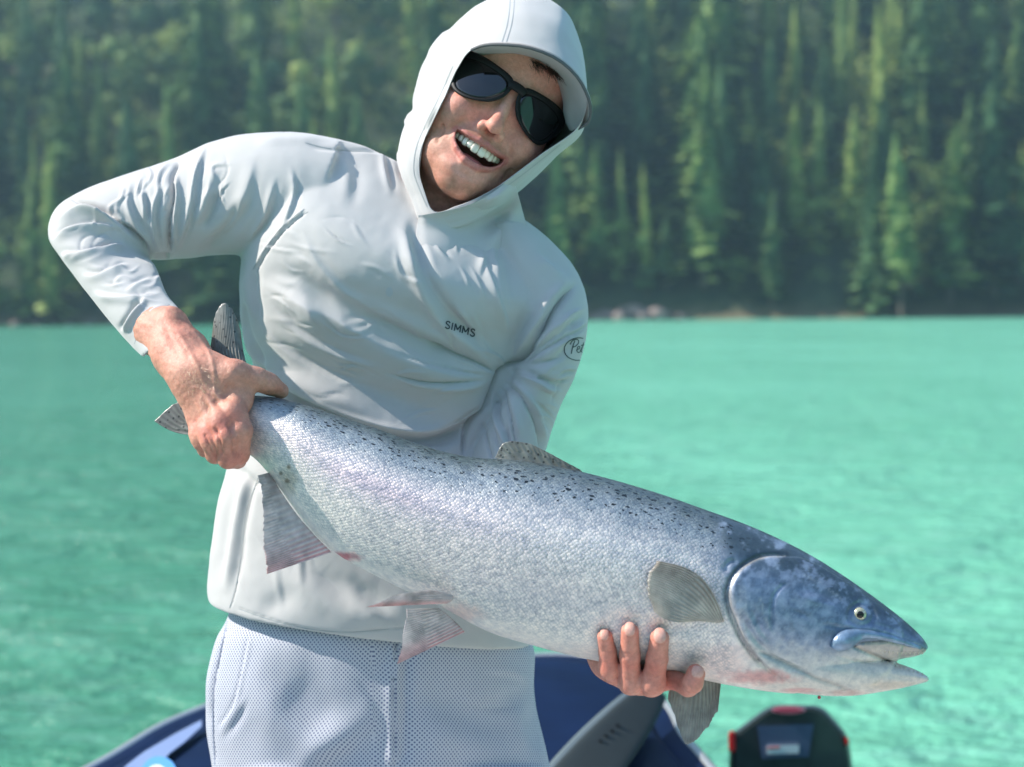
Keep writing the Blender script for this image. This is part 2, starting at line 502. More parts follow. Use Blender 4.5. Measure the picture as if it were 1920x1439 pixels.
def conifer_mesh(seed, h=1.0, wid=0.13, levels=34, per=8, droop=0.35, gap=0.1):
    r = np.random.default_rng(seed); V = []; F = []; S = []
    for i in range(levels):
        t = gap + (1 - gap) * i / levels
        z = t * h
        rad = wid * h * (1 - t) ** 0.8 * (0.75 + 0.5 * r.random()) + 0.008 * h
        if t < 0.25: rad *= 0.75 + t
        k0 = r.random() * 6.28
        for j in range(per):
            if r.random() < 0.12: continue
            a = k0 + 6.283 * j / per + r.normal() * 0.25
            L_ = rad * (0.6 + 0.6 * r.random())
            dirv = np.array([math.cos(a), math.sin(a), 0]); side = np.array([-math.sin(a), math.cos(a), 0])
            up0 = r.normal() * 0.1
            n = 3
            sh = r.random() * 0.5 - 0.25
            for q in range(n):
                f = (q + 0.6) / n
                c = dirv * L_ * f + np.array([0, 0, z + L_ * (0.25 - droop * f * f * 1.6 + up0)])
                w = L_ * (0.34 - 0.14 * f) * (0.8 + 0.5 * r.random())
                tip = c + dirv * L_ * 0.42 + np.array([0, 0, -L_ * 0.22 * r.random()])
                b = len(V)
                V += [c - side * w + np.array([0, 0, -w * 0.5 * r.random()]), c + side * w + np.array([0, 0, -w * 0.5 * r.random()]), tip, c - dirv * L_ * 0.2 + np.array([0, 0, w * 0.4])]
                F += [(b, b + 1, b + 2), (b, b + 3, b + 1)]
                S += [sh] * 4
    # solid inner crown of packed twigs
    b = len(V); nz_, na_ = 12, 11
    for i in range(nz_):
        t = gap + (0.97 - gap) * i / (nz_ - 1)
        for j in range(na_):
            R_ = wid * h * (1 - t) ** 0.85 * (0.42 + 0.34 * r.random()) * (0.5 + min(.5, (t - gap) * 4)) + .002 * h
            a = 6.283 * (j + 0.5 * (i % 2)) / na_
            V.append(np.array([R_ * math.cos(a), R_ * math.sin(a), (t - 0.02 * r.random()) * h])); S.append(r.random() * .3 - .15)
    F += [(b + i * na_ + j, b + i * na_ + (j + 1) % na_, b + (i + 1) * na_ + (j + 1) % na_, b + (i + 1) * na_ + j) for i in range(nz_ - 1) for j in range(na_)]
    b = len(V)
    V += [np.array([0.006 * h, 0, 0.93 * h]), np.array([-0.006 * h, 0.004 * h, 0.93 * h]), np.array([0, 0, 1.02 * h]), np.array([0, -0.007 * h, 0.93 * h])]
    F += [(b, b + 1, b + 2), (b + 1, b + 3, b + 2), (b + 3, b, b + 2)]; S += [0.1] * 4
    return np.array(V), F, np.array(S)
def bush_mesh(seed, h=1.0, wid=0.32, n=900):
    r = np.random.default_rng(seed); V = []; F = []; S = []
    cl = [(r.normal() * wid * 0.45, r.normal() * wid * 0.45, 0.35 + 0.55 * r.random()) for _ in range(11)]
    for i in range(n):
        c0 = cl[r.integers(len(cl))]
        v = r.normal(size=3); v /= np.linalg.norm(v)
        R = wid * 0.42 * (0.55 + 0.5 * r.random()) * (1.15 - 0.5 * c0[2])
        c = np.array(c0) * h + v * R * h * np.array([1, 1, 0.9])
        a = r.normal(size=3); a -= (a @ v) * v * 0.6; a /= np.linalg.norm(a); bb = np.cross(a, v)
        s = h * 0.035 * (0.6 + 0.8 * r.random())
        b = len(V); V += [c - a * s, c + bb * s * 0.7, c + a * s, c - bb * s * 0.7]; F += [(b, b + 1, b + 2), (b, b + 2, b + 3)]; S += [(c0[0] * 2) % 0.3 - 0.15] * 4
    return np.array(V), F, np.array(S)
def trunk_mesh(seed, h=1.0, r0=0.012, top=0.9, limbs=0):
    r = np.random.default_rng(seed); V = []; F = []; k = 7
    zs = np.linspace(-0.06, top, 7); x = y = 0
    for z in zs:
        rr = r0 * (1 - 0.85 * max(z, 0)) * (1.5 if z < 0 else 1)
        x += r.normal() * 0.003; y += r.normal() * 0.003
        for j in range(k): V.append((h * (x + rr * math.cos(6.283 * j / k)), h * (y + rr * math.sin(6.283 * j / k)), h * z))
    F += [tuple(f) for f in grid_faces(7, k)]
    for i in range(limbs):
        z = 0.2 + 0.6 * r.random(); a = r.random() * 6.28; L_ = 0.14 * (1.1 - z); b = len(V)
        e = np.array([math.cos(a) * L_, math.sin(a) * L_, z + L_ * 0.7])
        for (c, q) in ((np.array([0, 0, z]), 0.006), (e, 0.001)):
            for j in range(3): V.append(tuple(h * (c + np.array([0, q * math.cos(2.09 * j), q * math.sin(2.09 * j)]))))
        for j in range(3): F.append((b + j, b + (j + 1) % 3, b + 3 + (j + 1) % 3, b + 3 + j))
    return np.array(V), F

protos = {}
def proto(kind, i):
    key = (kind, i)
    if key in protos: return protos[key]
    if kind == 'spruce': v, f, s = conifer_mesh(100 + i, wid=[0.16, 0.175, 0.195, 0.165, 0.21, 0.155][i], droop=[0.3, 0.5, 0.4, 0.6, 0.35, 0.3][i])
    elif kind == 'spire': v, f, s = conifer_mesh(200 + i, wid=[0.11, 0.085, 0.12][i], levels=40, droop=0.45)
    elif kind == 'sparse': v, f, s = conifer_mesh(300 + i, wid=0.19, levels=22, per=6, droop=0.7, gap=0.22)
    else: v, f, s = bush_mesh(400 + i, wid=[0.34, 0.28, 0.4][i], n=1500)
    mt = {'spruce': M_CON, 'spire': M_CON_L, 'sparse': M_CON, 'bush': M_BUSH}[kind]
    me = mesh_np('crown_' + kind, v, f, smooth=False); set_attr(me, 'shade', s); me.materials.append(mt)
    tv, tf = trunk_mesh(500 + i, limbs=6 if kind != 'bush' else 9, top=0.9 if kind != 'bush' else 0.7, r0=0.013 if kind != 'bush' else 0.02)
    tm = mesh_np('trunk_' + kind, tv, tf); tm.materials.append(M_BARK)
    protos[key] = (me, tm); return protos[key]

GROUP = 'conifers standing along the far shore and up the hillside'
GROUP_B = 'broadleaf trees between the conifers on the hillside'
taken = []
def tree(kind, i, x, y, h, label=None, group=None, wmul=1.0):
    z = float(hill_z(np.array(x), np.array(y)))
    nm = {'spruce': 'spruce_tree', 'spire': 'fir_tree', 'sparse': 'pine_tree', 'bush': 'broadleaf_tree'}[kind]
    e = empty(nm, (x, y, z - 0.2))
    cr, tm = proto(kind, i)
    e.rotation_euler = (rng.normal() * 0.02, rng.normal() * 0.02, rng.random() * 6.28)
    e.scale = (h * wmul, h * wmul, h)
    for nme, d in (('crown', cr), ('trunk', tm)):
        o = bpy.data.objects.new(nme, d); COL.objects.link(o); o.parent = e
    cat = 'tree'
    if label is None:
        label = {'spruce': 'dark green spruce in the dense blurred wood on the far shore', 'sparse': 'loose grey green pine in the dense blurred wood on the far shore',
                 'bush': 'pale green round broadleaf tree amid the conifers on the hillside', 'spire': 'slim pale green fir poking out of the wood on the far shore'}[kind]
        group = {'spruce': 'spruces of the far wood', 'sparse': 'pines of the far wood', 'bush': GROUP_B, 'spire': 'slim firs of the far wood'}[kind]
    tag(e, label, cat, group)
    taken.append((x, y))
    return e
def at_px(px, ytop, dist, h):
    """ground point seen in column px at that distance (height picks nothing else)"""
    x = (px - 960) / F_PX * dist
    return x, dist
def special(kind, i, px, pytop, dist, label, wmul=1.0):
    x = (px - 960) / F_PX * dist
    z = float(hill_z(np.array(x), np.array(dist)))
    pr = W(px, pytop, dist / math.cos(PITCH))
    top = pr[2] + (x * 0)
    tree(kind, i, x, dist, max(4, float(top) - z + 0.2) , label, None, wmul)
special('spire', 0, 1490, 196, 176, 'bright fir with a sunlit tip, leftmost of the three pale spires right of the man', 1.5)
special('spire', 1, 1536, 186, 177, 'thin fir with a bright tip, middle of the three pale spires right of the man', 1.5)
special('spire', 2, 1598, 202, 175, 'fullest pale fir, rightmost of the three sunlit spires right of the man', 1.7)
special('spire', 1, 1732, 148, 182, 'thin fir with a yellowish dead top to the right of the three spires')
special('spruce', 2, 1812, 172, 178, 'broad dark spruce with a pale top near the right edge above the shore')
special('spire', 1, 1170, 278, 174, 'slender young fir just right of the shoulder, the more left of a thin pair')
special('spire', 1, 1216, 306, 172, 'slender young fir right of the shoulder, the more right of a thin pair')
special('spruce', 4, 1408, 155, 186, 'wide grey green spruce left of the three pale spires')
special('sparse', 0, 1250, 400, 171, 'low open pine above the pinkish shore rocks', 1.6)
special('bush', 0, 1215, 520, 170, 'small yellow green shrub tree standing among the pinkish shore rocks', 1.2)
special('spruce', 0, 60, 160, 182, 'tall dark spruce at the left edge below the ochre bare patch')
special('spire', 2, 1690, 0, 200, 'tall pale fir reaching the top edge right of the middle of the right half', 1.2)
special('spruce', 1, 1900, 40, 190, 'tall spruce cut by the right edge of the picture')

cnt = 0
rows = []
for row, (t0, sp) in enumerate(((1.6, 5.0), (7, 6.0), (14, 6.6), (22, 7.0), (31, 7.2), (41, 7.6), (52, 8.0))):
    half = (SHORE + t0) * 0.36 + 6
    x = -half + rng.random() * 3
    while x < half:
        xx = x + rng.normal() * 1.2; yy = float(shore_at(np.array(xx))) + t0 + rng.normal() * 2.2
        x += sp * (0.8 + 0.4 * rng.random())
        if any(abs(xx - a) < 2.6 and b - 9 < yy < b + 2.5 for a, b in taken[:13]): continue
        p = PXof(W3([960, 600, 1]) * 0 + np.array([xx, yy, float(hill_z(np.array(xx), np.array(yy)))]))
        px, py = p[0], p[1]
        bare = any(math.hypot((px - cx) / rx, (py - cy) / ry) < 1.15 for cx, cy, rx, ry in ((48, 155, 45, 22), (405, 545, 60, 45)))
        if bare and rng.random() < 0.9: continue
        if row == 0 and 1090 < px < 1270 and rng.random() < 0.7: continue
        left = px < 1000
        lit = left or row > 2  # lower right gets fewer pale firs, painting in the shade there
        q = rng.random()
        if left and q < 0.42: tree('bush', int(rng.integers(3)), xx, yy, 9 + 7 * rng.random())
        elif q < (0.60 if left else 0.14): tree('sparse', 0, xx, yy, 16 + 9 * rng.random())
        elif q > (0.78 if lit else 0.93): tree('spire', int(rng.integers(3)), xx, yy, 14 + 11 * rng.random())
        else: tree('spruce', int(rng.integers(6)), xx, yy, (13 if row < 2 else 17) + 15 * rng.random() ** 1.3, wmul=0.95 + 0.6 * rng.random())
        cnt += 1
# the wood further up and to the sides reads as one mass
def far_wood():
    Vs = []; Fs = []; Ss = []; o = 0
    vs = [conifer_mesh(900 + i, levels=13, per=6, wid=0.15) for i in range(3)]
    for k in range(620):
        if k < 330:
            t = 64 + 90 * rng.random(); x = (rng.random() * 2 - 1) * 150
        else:
            t = 3 + 70 * rng.random(); x = (1 if rng.random() < 0.5 else -1) * (74 + t * 0.36 + rng.random() * 110)
        y = float(shore_at(np.array(x))) + t; z = float(hill_z(np.array(x), np.array(y)))
        v, f, s = vs[k % 3]; h = 17 + 12 * rng.random(); a = rng.random() * 6.28
        R = np.array([[math.cos(a), -math.sin(a), 0], [math.sin(a), math.cos(a), 0], [0, 0, 1]])
        Vs.append((v * h) @ R.T + np.array([x, y, z])); Fs += [tuple(int(i_) + o for i_ in q) for q in f]; Ss.append(s + rng.normal() * 0.1); o += len(v)
    me = mesh_np('wood', np.concatenate(Vs), Fs, smooth=False); set_attr(me, 'shade', np.concatenate(Ss))
    link('wood', me, M_CON, kind='stuff', label='dense conifer wood filling the upper hillside behind the single trees', cat='wood')
far_wood()
def undergrowth():
    Vs = []; Fs = []; Ss = []; o = 0
    vs = [bush_mesh(950 + i, n=110, wid=.5) for i in range(4)]
    for k in range(1500):
        x = (rng.random() * 2 - 1) * 85; t = 1.5 + 62 * rng.random(); y = float(shore_at(np.array(x))) + t; z = float(hill_z(np.array(x), np.array(y)))
        p = PXof(np.array([x, y, z]))
        if math.hypot((p[0] - 50) / 42, (p[1] - 150) / 20) < 1 or math.hypot((p[0] - 410) / 50, (p[1] - 530) / 40) < 1: continue
        v, f, s = vs[k % 4]; h = 1.6 + 3.2 * rng.random() ** 2
        Vs.append(v * np.array([h * 1.5, h * 1.5, h * 2.0]) + np.array([x, y, z - .3])); Fs.append(np.array(f) + o); Ss.append(s + rng.normal() * .15); o += len(v)
    me = mesh_np('undergrowth', np.concatenate(Vs), np.concatenate(Fs), smooth=False); set_attr(me, 'shade', np.concatenate(Ss))
    link('undergrowth', me, M_BUSH, kind='stuff', label='low green undergrowth covering the hillside between the trees', cat='undergrowth')
undergrowth()

# shore rocks
M_ROCK = simple('shore_rock', (0.24, 0.18, 0.16), 0.85, noise=0.35, nscale=1.5, bump=0.6, bscale=3)
def rock(px, dist, size, label, group=None):
    x = (px - 960) / F_PX * dist
    bm = bmesh.new(); bmesh.ops.create_icosphere(bm, subdivisions=3, radius=1)
    sd = rng.random() * 50
    for v in bm.verts:
        c = v.co
        n = fbm(np.array(c.x * 1.4 + sd), np.array(c.y * 1.4 + c.z * 1.9 + sd)) - 0.45
        v.co = c * (1 + 0.8 * float(n)); v.co.z *= 0.75
    me = bpy.data.meshes.new('rock'); bm.to_mesh(me); bm.free(); me.materials.append(M_ROCK)
    o = bpy.data.objects.new('shore_rock', me); COL.objects.link(o)
    o.location = (x, dist, 0.25 * size); o.scale = (size, size * 0.8, size); o.rotation_euler = (0, 0, rng.random() * 6)
    tag(o, label, 'rock', group)
SR = 'pinkish rocks on the far shore'
for nth, (px, ds, sz) in enumerate(((1118, 166, .8), (1140, 167, 1.2), (1162, 166, 1.0), (1187, 168, 1.9), (1207, 166, .9), (1229, 167, 1.4), (1250, 168, 1.0), (1278, 167, .7))):
    rock(px, ds, sz, ['leftmost', 'second', 'third', 'fourth and largest', 'fifth', 'sixth', 'seventh', 'rightmost'][nth] + ' of the pinkish shore rocks, counting from the man', SR)
for px in (30, 75, 130, 170, 215, 240, 380, 420):
    rock(px, 166, 0.35 + 0.35 * rng.random(), 'small pale rock on the waterline left of the man', 'pale rocks on the left waterline')
print('trees', cnt)

# ------------------------------------------------------------------ air: far things fade to blue
hz_m = bpy.data.materials.new('haze'); hz_m.use_nodes = True
nt = hz_m.node_tree; nt.nodes.clear(); hv_ = nt.nodes.new('ShaderNodeVolumePrincipled'); ho = nt.nodes.new('ShaderNodeOutputMaterial')
hv_.inputs['Color'].default_value = (0.50, 0.85, 1.0, 1); hv_.inputs['Density'].default_value = 0.00062; hv_.inputs['Anisotropy'].default_value = 0.2
nt.links.new(hv_.outputs[0], ho.inputs['Volume'])
bm = bmesh.new(); bmesh.ops.create_cube(bm, size=1)
for v in bm.verts: v.co = Vector((v.co.x * 2400, v.co.y * 2400, v.co.z * 262 + 121))
me = bpy.data.meshes.new('haze'); bm.to_mesh(me); bm.free(); link('haze', me, hz_m, kind='stuff', label='thin blue air between the boat and the far hillside', cat='haze')
# ================================================================== THE FISH
M_lin = lambda r, g, b: tuple(((c / 255) / 12.92 if c / 255 < 0.04045 else ((c / 255 + 0.055) / 1.055) ** 2.4) for c in (r, g, b))
TOPLINE = [(330, 735), (400, 738), (440, 740), (480, 743), (520, 746), (560, 756), (620, 776), (700, 802), (760, 826), (830, 847), (900, 858), (960, 862), (1020, 872), (1090, 884), (1150, 900), (1250, 931), (1350, 966), (1430, 997), (1500, 1031), (1560, 1066), (1620, 1106), (1680, 1151), (1722, 1187), (1741, 1214)]
BOTLINE = [(340, 800), (385, 818), (430, 835), (462, 851), (500, 884), (535, 930), (580, 990), (625, 1036), (700, 1078), (760, 1106), (830, 1140), (880, 1172), (940, 1192), (1000, 1210), (1060, 1226), (1120, 1241), (1190, 1252), (1260, 1263), (1340, 1280), (1410, 1291), (1480, 1301), (1560, 1307), (1620, 1305), (1690, 1292), (1741, 1277)]
# stations: upper point, lower point, depth, half thickness (metres)
FST = [
 (372, 742, 352, 800, 1.505, .010), (400, 738, 380, 815, 1.500, .016), (440, 738, 425, 838, 1.49, .021), (480, 742, 466, 852, 1.480, .025), (520, 746, 500, 884, 1.475, .030),
 (575, 760, 540, 938, 1.468, .036), (640, 782, 590, 1003, 1.462, .042), (710, 805, 645, 1047, 1.455, .047), (790, 835, 735, 1096, 1.448, .052),
 (880, 857, 830, 1140, 1.440, .056), (970, 863, 915, 1185, 1.433, .059), (1060, 878, 1000, 1211, 1.427, .060), (1150, 900, 1090, 1234, 1.421, .060),
 (1240, 927, 1180, 1251, 1.416, .059), (1320, 955, 1270, 1266, 1.412, .057), (1400, 984, 1355, 1283, 1.408, .055), (1470, 1015, 1440, 1297, 1.405, .051),
 (1530, 1047, 1500, 1300, 1.402, .046), (1585, 1082, 1555, 1285, 1.400, .040), (1635, 1117, 1600, 1262, 1.398, .033),
 (1680, 1151, 1650, 1243, 1.396, .025), (1712, 1178, 1690, 1236, 1.395, .019), (1732, 1199, 1720, 1230, 1.394, .013), (1741, 1214, 1734, 1224, 1.394, .006)]
JAW = [(1400, 1180, 1385, 1285, 1.407, .035), (1480, 1190, 1470, 1297, 1.404, .038), (1550, 1205, 1545, 1305, 1.402, .035), (1600, 1219, 1600, 1305, 1.400, .029), (1640, 1233, 1645, 1299, 1.398, .023),
 (1680, 1243, 1685, 1292, 1.396, .018), (1712, 1254, 1715, 1285, 1.395, .013), (1735, 1266, 1737, 1279, 1.394, .008), (1742, 1272, 1742, 1276, 1.394, .003)]
def fish_loft(S, nr, nc, p=1.0):
    return loft_LR([(a, b, c, d, e, f, f) for a, b, c, d, e, f in S], nr, nc, p=p)
V, F = join_VF([fish_loft(FST, 150, 64), fish_loft(JAW, 50, 40)])
# mouth: carve by keeping the two jaws apart in front of the corner of the mouth
fm = remesh(V, F, 0.0017, 3, 0.5)
V = get_co(fm); Nn = get_no(fm)
GILL = [(1455, 1043), (1425, 1050), (1398, 1065), (1380, 1085), (1371, 1110), (1373, 1135), (1382, 1160), (1393, 1190), (1412, 1220), (1440, 1250), (1475, 1275), (1512, 1292), (1560, 1295), (1625, 1290), (1680, 1240), (1690, 1180), (1640, 1130), (1570, 1085), (1510, 1052)]
items = [
 ('raise', GILL, 3.5, .0022),
 ('sharp', [(1500, 1048), (1440, 1040), (1398, 1056), (1372, 1082), (1363, 1112), (1366, 1140), (1378, 1168), (1390, 1198), (1412, 1230), (1440, 1258), (1478, 1283)], 4, .0040, .1),
 ('crease', [(1480, 1092), (1462, 1103), (1450, 1120), (1446, 1145), (1447, 1172), (1450, 1190)], 2.6, .0020),
 ('fold', [(1385, 1150), (1402, 1185), (1430, 1222), (1470, 1250), (1520, 1272)], 9, .0012),
 ('crease', [(1395, 1160), (1420, 1200), (1455, 1232), (1510, 1255), (1560, 1268)], 3, .0010),
 ('ridge', [(1420, 1060), (1500, 1062), (1560, 1095), (1600, 1125)], 22, .0012),
 ('crease', [(1590, 1162), (1592, 1146), (1604, 1134), (1620, 1133), (1633, 1144), (1636, 1158), (1626, 1170), (1606, 1172), (1591, 1163)], 4, .0020, 0),
 ('ridge', [(1565, 1180), (1600, 1172), (1640, 1180), (1690, 1195)], 7, .0012),
 ('crease', [(1640, 1195), (1570, 1176), (1530, 1170)], 3, .0010),
 ('crease', [(1620, 1170), (1660, 1178), (1720, 1205)], 3, .0009),
 ('crease', [(1385, 1060), (1372, 1052), (1360, 1065), (1372, 1072)], 5, .0022),
 ('crease', [(1470, 1298), (1530, 1299), (1590, 1297)], 2.5, .0012),
 ('fold', [(1130, 1238), (1180, 1205), (1250, 1190), (1330, 1190)], 14, .0010),
 ('ridge', [(600, 1028), (625, 1042), (655, 1058)], 8, .0022),
 ('crease', [(1105, 1245), (1130, 1185), (1160, 1160), (1200, 1165), (1260, 1185), (1300, 1240)], 16, .0016),
]
for k in range(13):
    x = 1418 + k * 13.5; y = 1212 + k * 6.3 - max(0, k - 8) * 1.5
    items.append(('crease', [(x - 9, y - 1), (x + 4, y + 9), (x + 24, y + 18)], 2.6, .0013, .2))
items += [('sharp', [(1598, 1210), (1630, 1224), (1668, 1240)], 3, .0030, .05), ('sharp', [(1606, 1206), (1650, 1201), (1705, 1206), (1735, 1217)], 2.5, .0018, .1),
 ('crease', [(1640, 1262), (1690, 1272), (1735, 1276)], 2.5, .0006), ('crease', [(1560, 1225), (1610, 1240), (1650, 1245)], 3, .0012), ('ridge', [(1450, 1090), (1500, 1110), (1540, 1150)], 16, .0010, .4),
 ('fold', [(1480, 1110), (1530, 1120), (1580, 1140)], 10, .0008, .4), ('crease', [(1530, 1170), (1500, 1150), (1470, 1145)], 4, .0006, .4), ('fold', [(1400, 1130), (1420, 1180), (1450, 1215)], 8, .0009, .3), ('crease', [(1650, 1150), (1690, 1178), (1722, 1200)], 4, .0007, .3)]
disp = relief(V, Nn, items)
V = V + Nn * disp[:, None]
set_co(fm, V)
# body coordinates for the material: fu along, fv from back (0) to belly (1)
P = PXof(V)
S = catmull(np.array(FST), 500)
def fish_uv(P2):
    # nearest station line (each runs from upper to lower point)
    u = np.zeros(len(P2)); v = np.zeros(len(P2))
    a = S[:, 0:2]; b = S[:, 2:4]; mid = (a + b) / 2
    ax = np.gradient(mid, axis=0); ln = np.cumsum(np.linalg.norm(ax, axis=1))
    nrm = np.stack([-(b - a)[:, 1], (b - a)[:, 0]], 1); nrm /= np.linalg.norm(nrm, axis=1)[:, None]
    for i0 in range(0, len(P2), 20000):
        q = P2[i0:i0 + 20000]
        s = np.abs(((q[:, None, :] - a[None]) * nrm[None]).sum(-1)) + 0.02 * np.abs(q[:, None, :] - mid[None]).sum(-1)
        k = s.argmin(1)
        ab = (b - a)[k]; t = ((q - a[k]) * ab).sum(1) / (ab ** 2).sum(1)
        u[i0:i0 + 20000] = ln[k]; v[i0:i0 + 20000] = t
    return u, v
fu, fv = fish_uv(P[:, :2])
cdep = np.interp(P[:, 0], [s[0] for s in FST], [s[4] for s in FST])
set_attr(fm, 'fu', fu / 100.0); set_attr(fm, 'fv', fv)
th = np.arccos(np.clip(1 - 2 * fv, -1, 1)) / math.pi
set_attr(fm, 'fth', th)
# smooth colouring of the skin: markings, plus some reflection and shade painted in
x, y = P[:, 0], P[:, 1]
n1 = fbm(x / 30.0, y / 30.0); n2 = fbm(x / 9.0 + 31, y / 9.0 + 5); n3 = fbm(x / 90.0 + 3, y / 70.0)
back = np.array([0.100, 0.135, 0.140]); back_h = np.array([0.055, 0.085, 0.110]); flank = np.array([0.77, 0.69, 0.655]); belly = np.array([0.80, 0.74, 0.68])
def mixc(a, b, t): return a * (1 - t[:, None]) + b * t[:, None]
vv = fv + (n1 - 0.5) * 0.10
c = mixc(back[None], np.array([[0.30, 0.345, 0.38]]), smoothstep(0.0, 0.16, vv))
c = mixc(c, flank[None], smoothstep(0.13, 0.36, vv))
c = mixc(c, belly[None], smoothstep(0.55, 0.95, vv))
pinkband = np.exp(-((fv - 0.42) / 0.12) ** 2) * smoothstep(450, 650, x) * smoothstep(1100, 800, x)
c = mixc(c, np.array([[0.62, 0.50, 0.54]]), 0.9 * pinkband * (0.4 + n3))
c = mixc(c, np.array([[0.82, 0.70, 0.68]]), 0.45 * np.exp(-((fv - 0.62) / 0.2) ** 2) * smoothstep(560, 760, x) * smoothstep(1240, 1000, x) * (0.4 + 1.0 * n3))
# head colouring, with the sky's blue reflection painted in
head = smoothstep(1330, 1400, x) * smoothstep(1300, 1380, x + (y - 1100) * -0.1)
gl = inside_poly(P[:, :2], catmull(np.array(GILL, float), 100, closed=True))
hc = mixc(back_h[None], np.array([[0.155, 0.215, 0.315]]), smoothstep(0.10, 0.36, vv))
hc = mixc(hc, np.array([[0.25, 0.31, 0.40]]), smoothstep(0.50, 0.75, n1 * .5 + 0.55 * n2))
hc = mixc(hc, np.array([[0.50, 0.50, 0.48]]), smoothstep(0.56, 0.82, vv + (n2 - 0.5) * 0.15))
hc = mixc(hc, np.array([[0.62, 0.56, 0.50]]), smoothstep(0.80, 0.95, vv))
c = mixc(c, hc, smoothstep(1345, 1400, x - (y - 1100) * 0.25 + 0 * y))
c = mixc(c, np.array([[0.13, 0.20, 0.30]]), 0.6 * smoothstep(1290, 1370, x) * smoothstep(0.16, 0.28, fv) * smoothstep(0.60, 0.50, fv) * (x < 1385) * (0.4 + n1))
# gill-cover rim, pale
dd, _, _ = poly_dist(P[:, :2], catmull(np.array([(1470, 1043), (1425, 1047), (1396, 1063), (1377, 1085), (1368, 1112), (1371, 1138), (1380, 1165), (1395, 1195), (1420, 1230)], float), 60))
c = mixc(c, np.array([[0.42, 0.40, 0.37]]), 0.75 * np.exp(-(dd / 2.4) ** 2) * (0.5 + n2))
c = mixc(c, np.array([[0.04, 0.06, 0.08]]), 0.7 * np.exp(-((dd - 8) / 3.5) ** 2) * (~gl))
for k in range(13):          # dusky webs between the rays under the gill cover
    xk = 1418 + k * 13.5; yk_ = 1212 + k * 6.3 - max(0, k - 8) * 1.5
    dl, _, tl = poly_dist(P[:, :2], np.array([(xk - 9, yk_ - 1), (xk + 4, yk_ + 9), (xk + 24, yk_ + 18)], float))
    c = mixc(c, np.array([[0.20, 0.22, 0.23]]), 0.28 * np.exp(-(dl / 2.6) ** 2))
nh = fbm(x / 5.0 + 9, y / 5.0 + 2); nl_ = fbm(x / 14.0 + 50, y / 14.0 + 8, 5)
hm = gl * smoothstep(0.75, 0.55, fv)
c = mixc(c, np.array([[0.32, 0.38, 0.50]]), 0.55 * hm * smoothstep(0.48, 0.62, nl_))
c = mixc(c, np.array([[0.07, 0.10, 0.16]]), 0.45 * hm * smoothstep(0.50, 0.36, nl_) * smoothstep(.4, .55, nh))
for lx in ([(1500, 1075), (1540, 1095), (1580, 1125)], [(1425, 1120), (1440, 1170), (1475, 1215)], [(1395, 1100), (1400, 1150), (1425, 1200)], [(1500, 1225), (1560, 1250), (1640, 1265)], [(1640, 1180), (1690, 1195), (1725, 1212)]):
    dl, _, _ = poly_dist(P[:, :2], catmull(np.array(lx, float), 16)); c = mixc(c, np.array([[0.50, 0.53, 0.56]]), 0.4 * np.exp(-(dl / 2.6) ** 2) * smoothstep(.38, .55, nh))
for lx, w_ in (([(1598, 1210), (1630, 1224), (1668, 1240)], 3.2), ([(1606, 1207), (1650, 1202), (1705, 1207), (1735, 1218)], 2.2)):
    dl, _, _ = poly_dist(P[:, :2], np.array(lx, float)); c = mixc(c, np.array([[0.05, 0.045, 0.05]]), 0.85 * np.exp(-(dl / w_) ** 2))  # mouth creases darkened in the colour to paint their shade
# blood flush under the gills, vent, and by the fins
for cx, cy, rx, ry, col, k in ((1420, 1270, 75, 16, (0.55, 0.20, 0.19), .75), (1360, 1240, 60, 40, (0.62, 0.42, 0.40), .5), (640, 1046, 38, 12, (0.50, 0.10, 0.12), .9), (1500, 1295, 40, 6, (0.5, 0.16, 0.16), .7),
                            (860, 1150, 50, 22, (0.66, 0.42, 0.38), .55), (540, 900, 22, 30, (0.42, 0.34, 0.24), .55), (1590, 1300, 40, 8, (0.45, 0.25, 0.22), .6), (1180, 1225, 190, 24, (0.70, 0.58, 0.54), .5),
                            (1670, 1285, 60, 10, (0.62, 0.50, 0.40), .7), (625, 1043, 10, 6, (0.45, 0.03, 0.06), 1.0)):
    w = smoothstep(1.2, 0.3, np.hypot((x - cx) / rx, (y - cy) / ry) + (n2 - 0.5) * 0.7)
    c = mixc(c, np.array([col]), k * w)
# mouth lining
mp_ = inside_poly(P[:, :2], np.array([(1600, 1214), (1640, 1203), (1700, 1206), (1738, 1218), (1735, 1226), (1690, 1232), (1660, 1238), (1640, 1232)]))
c = mixc(c, np.array([[0.42, 0.37, 0.33]]), mp_.astype(float) * 0.9)
# small dark wound marks near the anal fin
for cx, cy, r in ((541, 876, 6), (538, 902, 5), (527, 888, 4)):
    c = mixc(c, np.array([[0.16, 0.11, 0.06]]), 0.8 * smoothstep(1.3, 0.4, np.hypot(x - cx, y - cy) / r + (n2 - 0.5)))
set_attr(fm, 'Col', c)
scaly = smoothstep(1372, 1350, x - (y - 1100) * 0.10) * smoothstep(0.99, 0.86, fv)
set_attr(fm, 'scaly', scaly)
FISH_BVH = BVHTree.FromPolygons([tuple(v) for v in V], [tuple(p.vertices) for p in fm.polygons])
def fish_front(px, py, default=1.40):
    p = W(px, py, 1.0); d = Vector(p - CAM).normalized()
    hit = FISH_BVH.ray_cast(Vector(CAM), d)
    if hit[0] is None: return default
    return float((np.array(hit[0]) - CAM) @ FWD)

